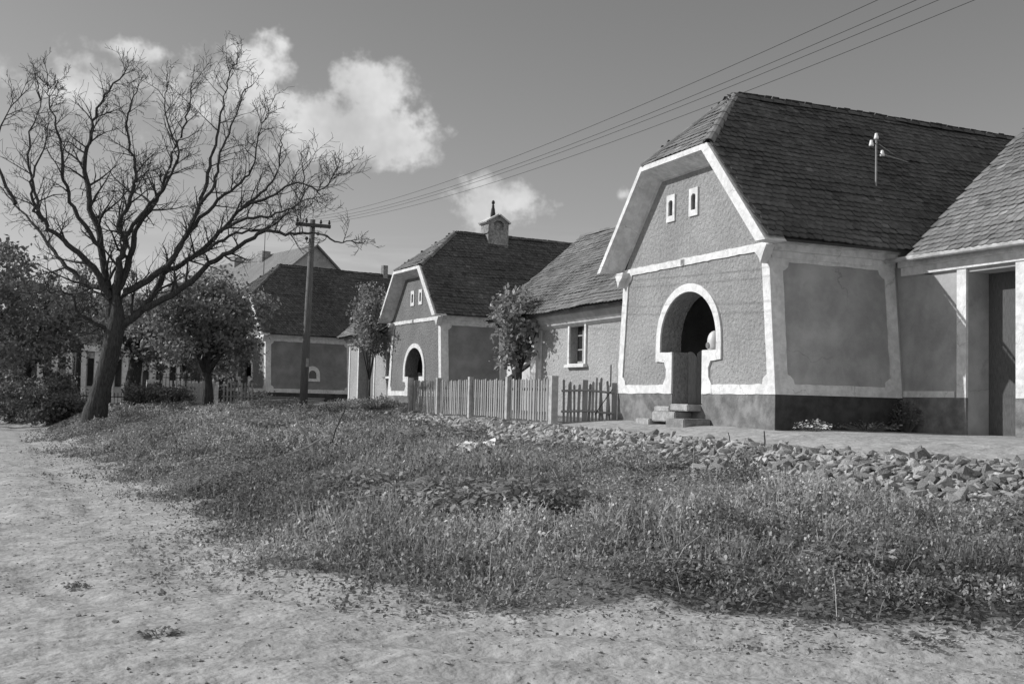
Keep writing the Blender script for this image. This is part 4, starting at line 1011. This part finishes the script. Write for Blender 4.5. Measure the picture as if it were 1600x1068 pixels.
bf = empty('boarded_fence', at(291, 54)); tag(bf, 'short fence of upright pale boards beside the leafy tree', 'fence')
bme = MB().box(-.075, .075, -.012, .012, 0, .98, 1.5).mesh('board_shape'); bme.materials.append(MATS['wood_grey'])
for i in range(8): o = link('board', bme, bf); o.location = (.08 + i * .165, random.uniform(-.01, .01), .02 + random.uniform(-.02, .02))
for z in (.2, .75): MB().box(0, 1.3, .014, .05, z, z + .07).build('rail', 'wood_grey', bf)
gf = empty('picket_gate', at(350, 54.5)); tag(gf, 'small dark picket gate between the leafy tree and the small-windowed house', 'gate')
for i in range(9): o = link('picket', PM[i], gf); o.location = (i * .17, 0, .05); o.rotation_euler = (0, 0, math.pi / 2)
MB().tube([(.0, .05, .15), (1.4, .05, .95)], [.03, .03], 5).build('brace', 'wood_dark', gf)
for z in (.3, .85): MB().box(-.05, 1.45, .02, .05, z, z + .06).build('rail', 'wood_dark', gf)

# a distant belt of woodland closes the street's end and the open side
p = []
for k in range(150):
    a = rng.uniform(-2.6, .55); r = rng.uniform(150, 210); c = np.array([math.sin(a) * r, math.cos(a) * r, 0.0]); n = 150
    p.append(c + rng.normal(size=(n, 3)) * np.array([4.5, 4.5, 2.6]) + np.array([0, 0, rng.uniform(2.5, 6.5)]))
p = np.concatenate(p); p[:, 2] = np.abs(p[:, 2]); o = leaves('woodland', p, 1.5, 'leaf', None); tag(o, 'far belt of woodland along the horizon', 'woodland', kind='stuff')

# ------------------------------------------------------------------ weeds and grass on the bank
def scatter(n, y0, y1, x0=-1.0, x1=13.0, near=2.0):
    """points on the bank, thinned with distance so that near ground is densest"""
    Y = y0 + (y1 - y0) * rng.random(n) ** near; X = rng.uniform(x0, x1, n)
    k = rng.random(n) < cover(X, Y); return X[k], Y[k]
def patch(X, Y, s, o): return fbm(X + o, Y - o, s, 2)
def dry(X, Y): return np.clip(1.0 + .42 * fbm(X + 31, Y + 7, .45, 3), .45, 1.9)
# low small-leaved carpet
X, Y = scatter(330000, 4.2, 46, near=1.45)
hgt = .04 + .08 * np.clip(patch(X, Y, .5, 3) + .5, 0, 1.6)
e = smooth(0, 1.0, X - road_edge(Y)); hgt = hgt * (.35 + .65 * e)
Z = ground_z(X, Y) + hgt * rng.random(len(X)) ** .7
tn = np.clip(rng.lognormal(0, .38, len(X)), .35, 2.4) * dry(X, Y)
sz = (.026 + .016 * np.clip(patch(X, Y, .8, 9) + .4, 0, 1.2))[:, None] * (1 + .03 * np.maximum(0, Y - 10))[:, None]
N = len(X); d = unit(rng.normal(size=(N, 3)) * np.array([1, 1, .55]) + np.array([0, 0, .25])); nr = unit(rng.normal(size=(N, 3)) * .6 + np.array([0, 0, 1.0])); sd_ = unit(np.cross(d, nr))
c = np.stack([X, Y, Z], -1)
o = quads('weed_carpet', c - d * sz * .6, c + d * sz * .6, sd_ * sz * .36, 'weed', tn, None, fold=nr * sz * .1); tag(o, 'low small-leaved weeds covering the bank', 'weeds', kind='stuff')
# taller stems and blades in drifts
X, Y = scatter(150000, 4.2, 46, near=1.35)
pt = patch(X, Y, .42, 40) + .45 * patch(X, Y, 1.3, 60); k = rng.random(len(X)) < np.clip(pt * 1.1 + .28, .05, 1); X, Y, pt = X[k], Y[k], pt[k]
near_r = np.where(Y < 34, 1 - .75 * smooth(-2.2, -.2, X - rub_lo(Y)), 1.0)
H = near_r * (.05 + .30 * np.clip(pt + .12, 0, 1.2)) * rng.uniform(.5, 1.25, len(X)) * (.35 + .65 * smooth(0, .9, X - road_edge(Y)))
N = len(X); b0 = np.stack([X, Y, ground_z(X, Y) - .01], -1); d = unit(rng.normal(size=(N, 3)) * np.array([.42, .42, .1]) + np.array([.1, -.05, 1.0]))
tip = b0 + d * H[:, None]; s_ = unit(np.cross(d, rng.normal(size=(N, 3)))) * (.0045 + .003 * rng.random((N, 1))) * (1 + .035 * np.maximum(0, Y - 8))[:, None]
o = quads('grass_blades', b0, tip, s_, 'weed', rng.uniform(.7, 2.0, N) * dry(X, Y), None, fold=rng.normal(size=(N, 3)) * .012); tag(o, 'thin grass blades and stalks standing among the weeds', 'grass', kind='stuff')
# leaves borne on the stalks: give the drifts their body
q = rng.integers(0, N, 210000); f = rng.random((len(q), 1)) ** .8
c = b0[q] * (1 - f) + tip[q] * f + rng.normal(size=(len(q), 3)) * .018
sz = (.020 + .022 * rng.random((len(q), 1))) * (1 + .03 * np.maximum(0, Y[q] - 10))[:, None]
d = unit(rng.normal(size=(len(q), 3)) + np.array([0, 0, .3])); nr = unit(rng.normal(size=(len(q), 3)) * .7 + np.array([0, 0, .9])); sd_ = unit(np.cross(d, nr))
o = quads('stalk_leaves', c, c + d * sz * 1.3, sd_ * sz * .4, 'weed', np.clip(rng.lognormal(.05, .4, len(q)), .35, 2.6) * dry(X[q], Y[q]), None, fold=nr * sz * .1); tag(o, 'small leaves on tall weed stalks on the bank', 'weeds', kind='stuff')

# broad-leaved plants, each its own plant
def broad_plant(p, label, r, n, leaf, seed, tone=1.0, group='broad-leaved weeds on the bank', h=.3):
    R = random.Random(seed); root = empty('broad_leaved_weed', p); tag(root, label, 'plant', group)
    B, T_, S, FO = [], [], [], []; st = MB()
    for i in range(n):
        a = R.uniform(0, 6.283); rr = r * math.sqrt(R.random()); z = h * R.uniform(.35, 1.0) * (1 - .45 * rr / r)
        c = np.array([rr * math.cos(a), rr * math.sin(a), z]); o = np.array([math.cos(a), math.sin(a), R.uniform(-.35, .5)]) + np.array([R.gauss(0, .5), R.gauss(0, .5), 0]); o /= np.linalg.norm(o)
        L = leaf * R.uniform(.6, 1.3); nrm = np.array([R.gauss(0, .35), R.gauss(0, .35), 1.0]); sdv = np.cross(o, nrm); sdv /= np.linalg.norm(sdv)
        B.append(c); T_.append(c + o * L - np.array([0, 0, L * .2])); S.append(sdv * L * .3); FO.append(np.array([0, 0, L * .12]))
        if i % 3 == 0: st.tube([(rr * .2 * math.cos(a), rr * .2 * math.sin(a), -.03), tuple(c)], [.006, .004], 3, cap=False)
    quads('leaves', np.array(B), np.array(T_), np.array(S), 'weed', np.array([R.uniform(.7, 1.9) * tone for _ in B]), root, fold=np.array(FO)); st.build('stems', 'weed', root, fix=False)
spots = [(640, 800, .75, 'burdock-like clump with large drooping leaves in mid bank'), (760, 815, .7, 'wide clump of large dull leaves shading the hollow in mid bank'), (840, 790, .6, 'dark large-leaved clump at the right of the hollow in mid bank'), (700, 790, .55, 'pale-leaved clump between the two wide clumps in mid bank'),
         (470, 700, .7, 'large-leaved clump around the broken sticks'), (420, 672, .7, 'dark leafy clump uphill of the broken sticks'), (320, 665, .7, 'dark rounded leafy clump near the leafy tree foot'), (560, 770, .5, 'small large-leaved weed downhill of the broken sticks'),
         (690, 690, .8, 'bushy weed clump uphill of the white paper'), (1100, 900, .3, 'large-leaved weed low on the bank before the stone steps'), (1330, 880, .35, 'dark weed clump low on the right bank'),
         (240, 622, .9, 'feathery tall weed clump at the foot of the bare tree'), (590, 640, .7, 'grassy weed clump before the doorway wing')]
for i, (px, py, r, lab) in enumerate(spots): broad_plant(hit(px, py), lab, r, int(330 * r / .6), (.11 if i < 9 else .07) if r < .9 else .08, 200 + i, tone=1.0 if i % 3 else 1.3, h=.42 if i < 9 else .22 if i < 11 else .6)
broad_plant((12.36 + .55, 16.1, gz(12.9, 16.1)), 'small pale plant at the shaded wall corner of the roughcast house', .34, 170, .06, 301, tone=3.0, h=.25)
broad_plant((15.2, 16.2, gz(15.2, 16.2)), 'dark bush in the corner between roughcast house and courtyard wing', .3, 260, .08, 302, tone=.7, h=.75)
broad_plant((14.2, 16.15, gz(14.2, 16.15)), 'dark low weeds along the shaded wall', .6, 200, .07, 303, tone=.8, h=.22)
for i, (px, py, r, lab) in enumerate(((250, 992, .11, 'dark grass tuft lying on the dirt road'), (1450, 1000, .3, 'grass tuft at the road edge by the right bank'), (120, 918, .07, 'flat dark tuft on the wheel track'))):
    broad_plant(hit(px, py), lab, r, 46 if i != 1 else 110, .045, 330 + i, tone=.6, group='tufts on the dirt road', h=.05)

def weed_clump(p, r, h, seed):
    R = random.Random(seed); root = empty('bushy_weed', p); tag(root, 'bushy fine-leaved weed clump standing up from the bank', 'plant', 'bushy weed clumps on the bank')
    n = int(900 * (r / .4)); a = rng.uniform(0, 6.283, n); q = r * np.sqrt(rng.random(n)); z = h * rng.random(n) ** .6 * (1 - .6 * (q / r) ** 2)
    c = np.stack([q * np.cos(a), q * np.sin(a), z], -1); t = np.clip(rng.lognormal(0, .4, n), .4, 2.4) * R.uniform(.75, 1.35)
    leaves('leaves', c, .035 * (1 + .02 * max(0, dist_cam(p) - 10)), 'weed', root, up=.8, tone=t, aspect=.26)
    m = MB()
    for k in range(9):
        b_ = R.uniform(0, 6.28); m.tube([(.05 * math.cos(b_), .05 * math.sin(b_), -.05), (r * .7 * math.cos(b_), r * .7 * math.sin(b_), h * R.uniform(.6, 1.0))], [.005, .003], 3, cap=False)
    m.build('stems', 'weed', root, fix=False)
Rw = random.Random(77)
for k, (px, py) in enumerate([(700, 700), (735, 690), (665, 712), (430, 760), (465, 785), (520, 800), (550, 745), (390, 720), (880, 790), (925, 860), (980, 830), (1010, 900), (1060, 860), (1120, 840), (1150, 930), (1240, 850), (1290, 920), (1380, 860), (1420, 940), (1490, 880),
                              (1530, 930), (600, 870), (690, 900), (760, 880), (300, 720), (260, 690), (215, 700), (340, 690), (560, 680), (610, 700), (840, 720), (1000, 740), (1160, 760), (370, 650), (290, 640), (200, 650)]):
    weed_clump(hit(px, py), Rw.uniform(.25, .55), Rw.uniform(.22, .46) * (.7 if py > 860 else 1), 500 + k)
m = MB()
for k in range(420):
    Y = 5.5 + 24 * Rw.random() ** 1.3; e_ = float(road_edge(Y)); X = e_ + .3 + Rw.random() * (float(rub_lo(Y)) - e_ - .4); z = gz(X, Y); L_ = Rw.uniform(.12, .42); dx, dy = Rw.gauss(0, .5) * L_, Rw.gauss(0, .5) * L_
    m.tube([(X, Y, z), (X + dx * .5, Y + dy * .5, z + L_ * .65), (X + dx, Y + dy, z + L_ * .9)], [.004, .0035, .002], 3, Rw.uniform(.8, 1.2), cap=False)
o = m.build('dead_stalks', 'dry_wood', None, fix=False); tag(o, 'thin pale dead stalks among the weeds', 'stalks', kind='stuff')
for px, Y, h, r, lab in ((235, 54.5, .95, 1.1, 'low dark shrub under the railing beside the bare tree trunk'), (262, 53.5, .8, 1.0, 'low dark shrub left of the boarded fence'), (395, 55.5, .5, .8, 'low weeds at the foot of the small-windowed house')):
    leafy_tree('bush', lab, at(px, Y), h, (r, r * .7, h * .52), .12, 50, 3500, .03, int(px) + 40, forks=5, cat='bush', cl_r=.3, stem_top=.15, dark=.9)

# ------------------------------------------------------------------ small things
p = hit(737, 722); m = MB(); nx, ny = 9, 5
for j in range(ny):
    for i in range(nx): m.v.append((i * .07 - .28, j * .07 - .14, .03 + .05 * math.sin(i * 1.3 + j) * math.cos(j * 1.7) + random.uniform(0, .03)))
for j in range(ny - 1):
    for i in range(nx - 1): m.f.append((j * nx + i, j * nx + i + 1, (j + 1) * nx + i + 1, (j + 1) * nx + i)); m.t.append(1)
pa = m.build('crumpled_paper', 'paper', None); pa.location = (p[0], p[1], p[2] + .2); pa.scale = (1.25, 1.15, 1.2); pa.rotation_euler = (math.radians(12), math.radians(-6), math.radians(-28)); tag(pa, 'crumpled white paper lying in the weeds', 'paper')
def stick(px, py, pts, r, label, mat='dry_wood', group=None, cat='stick'):
    p = hit(px, py); o = MB().tube([Vector(q) for q in pts], [r * (1 - .5 * i / len(pts)) for i in range(len(pts))], 6).build('stick', mat, None); o.location = (p[0], p[1], p[2]); tag(o, label, cat, group); return o
stick(492, 712, [(0, 0, 0), (-.12, .1, .35), (-.3, .1, .55), (-.36, .15, .78)], .03, 'pale crooked stick poking up from the weeds')
stick(515, 705, [(0, 0, 0), (.1, 0, .4), (.28, .1, .75)], .016, 'thin dark stick leaning beside the pale crooked stick', 'twig')
stick(480, 722, [(-.4, -.1, .12), (0, 0, .26), (.25, .1, .4)], .022, 'pale broken stick lying across the leaves')
stick(1195, 700, [(0, 0, -.05), (0, 0, .12), (-.015, 0, .26)], .014, 'short upright stake at the edge of the rubble', 'twig', cat='stake')
stick(1139, 695, [(0, 0, -.05), (.01, 0, .12), (-.02, 0, .2)], .01, 'bent twig stuck upright beside the rubble', 'twig')
pp = hit(440, 640)
for i in range(9):
    m = MB(); m.obox(Matrix.Identity(4), random.uniform(2.0, 3.4), random.uniform(.1, .22), .035, random.uniform(.9, 1.5))
    o = m.build('plank', 'wood_grey', None); o.location = (pp[0] + random.uniform(-.9, 1.1), pp[1] + random.uniform(.5, 2.2), pp[2] + .12 + .045 * i); o.rotation_euler = (random.gauss(0, .05), random.gauss(0, .03), math.radians(-18) + random.gauss(0, .22))
    tag(o, 'old loose plank in the pile beside the utility pole', 'plank', 'planks piled by the utility pole')
# flat stones and the drain hollow on the path before house 1
for px, py, s, lab in ((1015, 652, .3, 'flat worn slab in the path before the stone steps'), (985, 648, .18, 'small flat slab near the crooked fence'), (1180, 663, .36, 'sunken dark slab by the corner of the roughcast house')):
    p = hit(px, py); me, t = SV[3]; o = link('path_slab', me.copy()); o.matrix_world = Matrix.Translation((p[0], p[1], p[2] + .015)) @ Matrix.Rotation(.4, 4, 'Z') @ Matrix.Diagonal((s * 1.3, s * 1.2, s * .4, 1)); tag(o, lab, 'slab')
for px, py, s, lab in ((333, 833, .075, 'dark round stone at the road edge'), (180, 972, .035, 'dark clod on the road'), (123, 962, .03, 'small dark clod in the near wheel track'), (620, 905, .03, 'small pale stone at the weeds edge')):
    p = hit(px, py); me, t = SV[6]; o = link('road_stone', me); o.matrix_world = Matrix.Translation((p[0], p[1], p[2] + s * .2)) @ Matrix.Rotation(px, 4, 'Z') @ Matrix.Scale(s, 4); tag(o, lab, 'stone')
# pebbles and crumbs of earth
mbP = MB(); me0 = SV[2][0]
for _ in range(2600):
    Y = 4.5 + 24 * random.random() ** 1.6; e = float(road_edge(Y)); X = e - abs(random.gauss(0, 2.2)) + .15; s = random.choice([.005, .006, .008, .011, .016]); z = gz(X, Y)
    M = Matrix.Translation((X, Y, z + s * .2)) @ Matrix.Rotation(random.uniform(0, 6.28), 4, 'Z') @ Matrix.Scale(s, 4); mbP.add([M @ v.co for v in me0.vertices], [tuple(q.vertices) for q in me0.polygons], random.uniform(.6, 1.5))
o = mbP.build('road_pebbles', 'stone', None, fix=False); tag(o, 'pebbles and earth crumbs strewn over the dirt road', 'pebbles', kind='stuff')

# clods of dry earth, thick along the edges of the wheel tracks
mbC = MB(); oc = [(1, 0, 0), (.2, .95, .1), (-.9, .2, 0), (-.1, -1, .05), (.1, .1, .42), (0, 0, -.5)]; of = [(0, 1, 4), (1, 2, 4), (2, 3, 4), (3, 0, 4), (1, 0, 5), (2, 1, 5), (3, 2, 5), (0, 3, 5)]
cnt = 0
while cnt < 6000:
    Y = 4.6 + 30 * random.random() ** 1.7; e_ = float(road_edge(Y)); X = e_ + .3 - abs(random.gauss(0, 2.6))
    if random.random() > .15 + 1.1 * float(np.clip(fbm(np.array(X), np.array(Y), .8, 3), 0, 1)): continue
    cnt += 1; sz_ = random.choice([.006, .008, .01, .012, .014, .018, .022]); a = random.uniform(0, 6.28); c_, s_a = math.cos(a), math.sin(a); z = gz(X, Y) + sz_ * .1; kx, ky = random.uniform(.7, 1.5), random.uniform(.6, 1.1)
    mbC.add([(X + sz_ * (q[0] * kx * c_ - q[1] * ky * s_a), Y + sz_ * (q[0] * kx * s_a + q[1] * ky * c_), z + sz_ * q[2]) for q in oc], of, random.uniform(.7, 1.1))
o = mbC.build('earth_clods', 'earth', None, fix=False); tag(o, 'crumbled clods of dry earth along the wheel tracks', 'clods', kind='stuff')
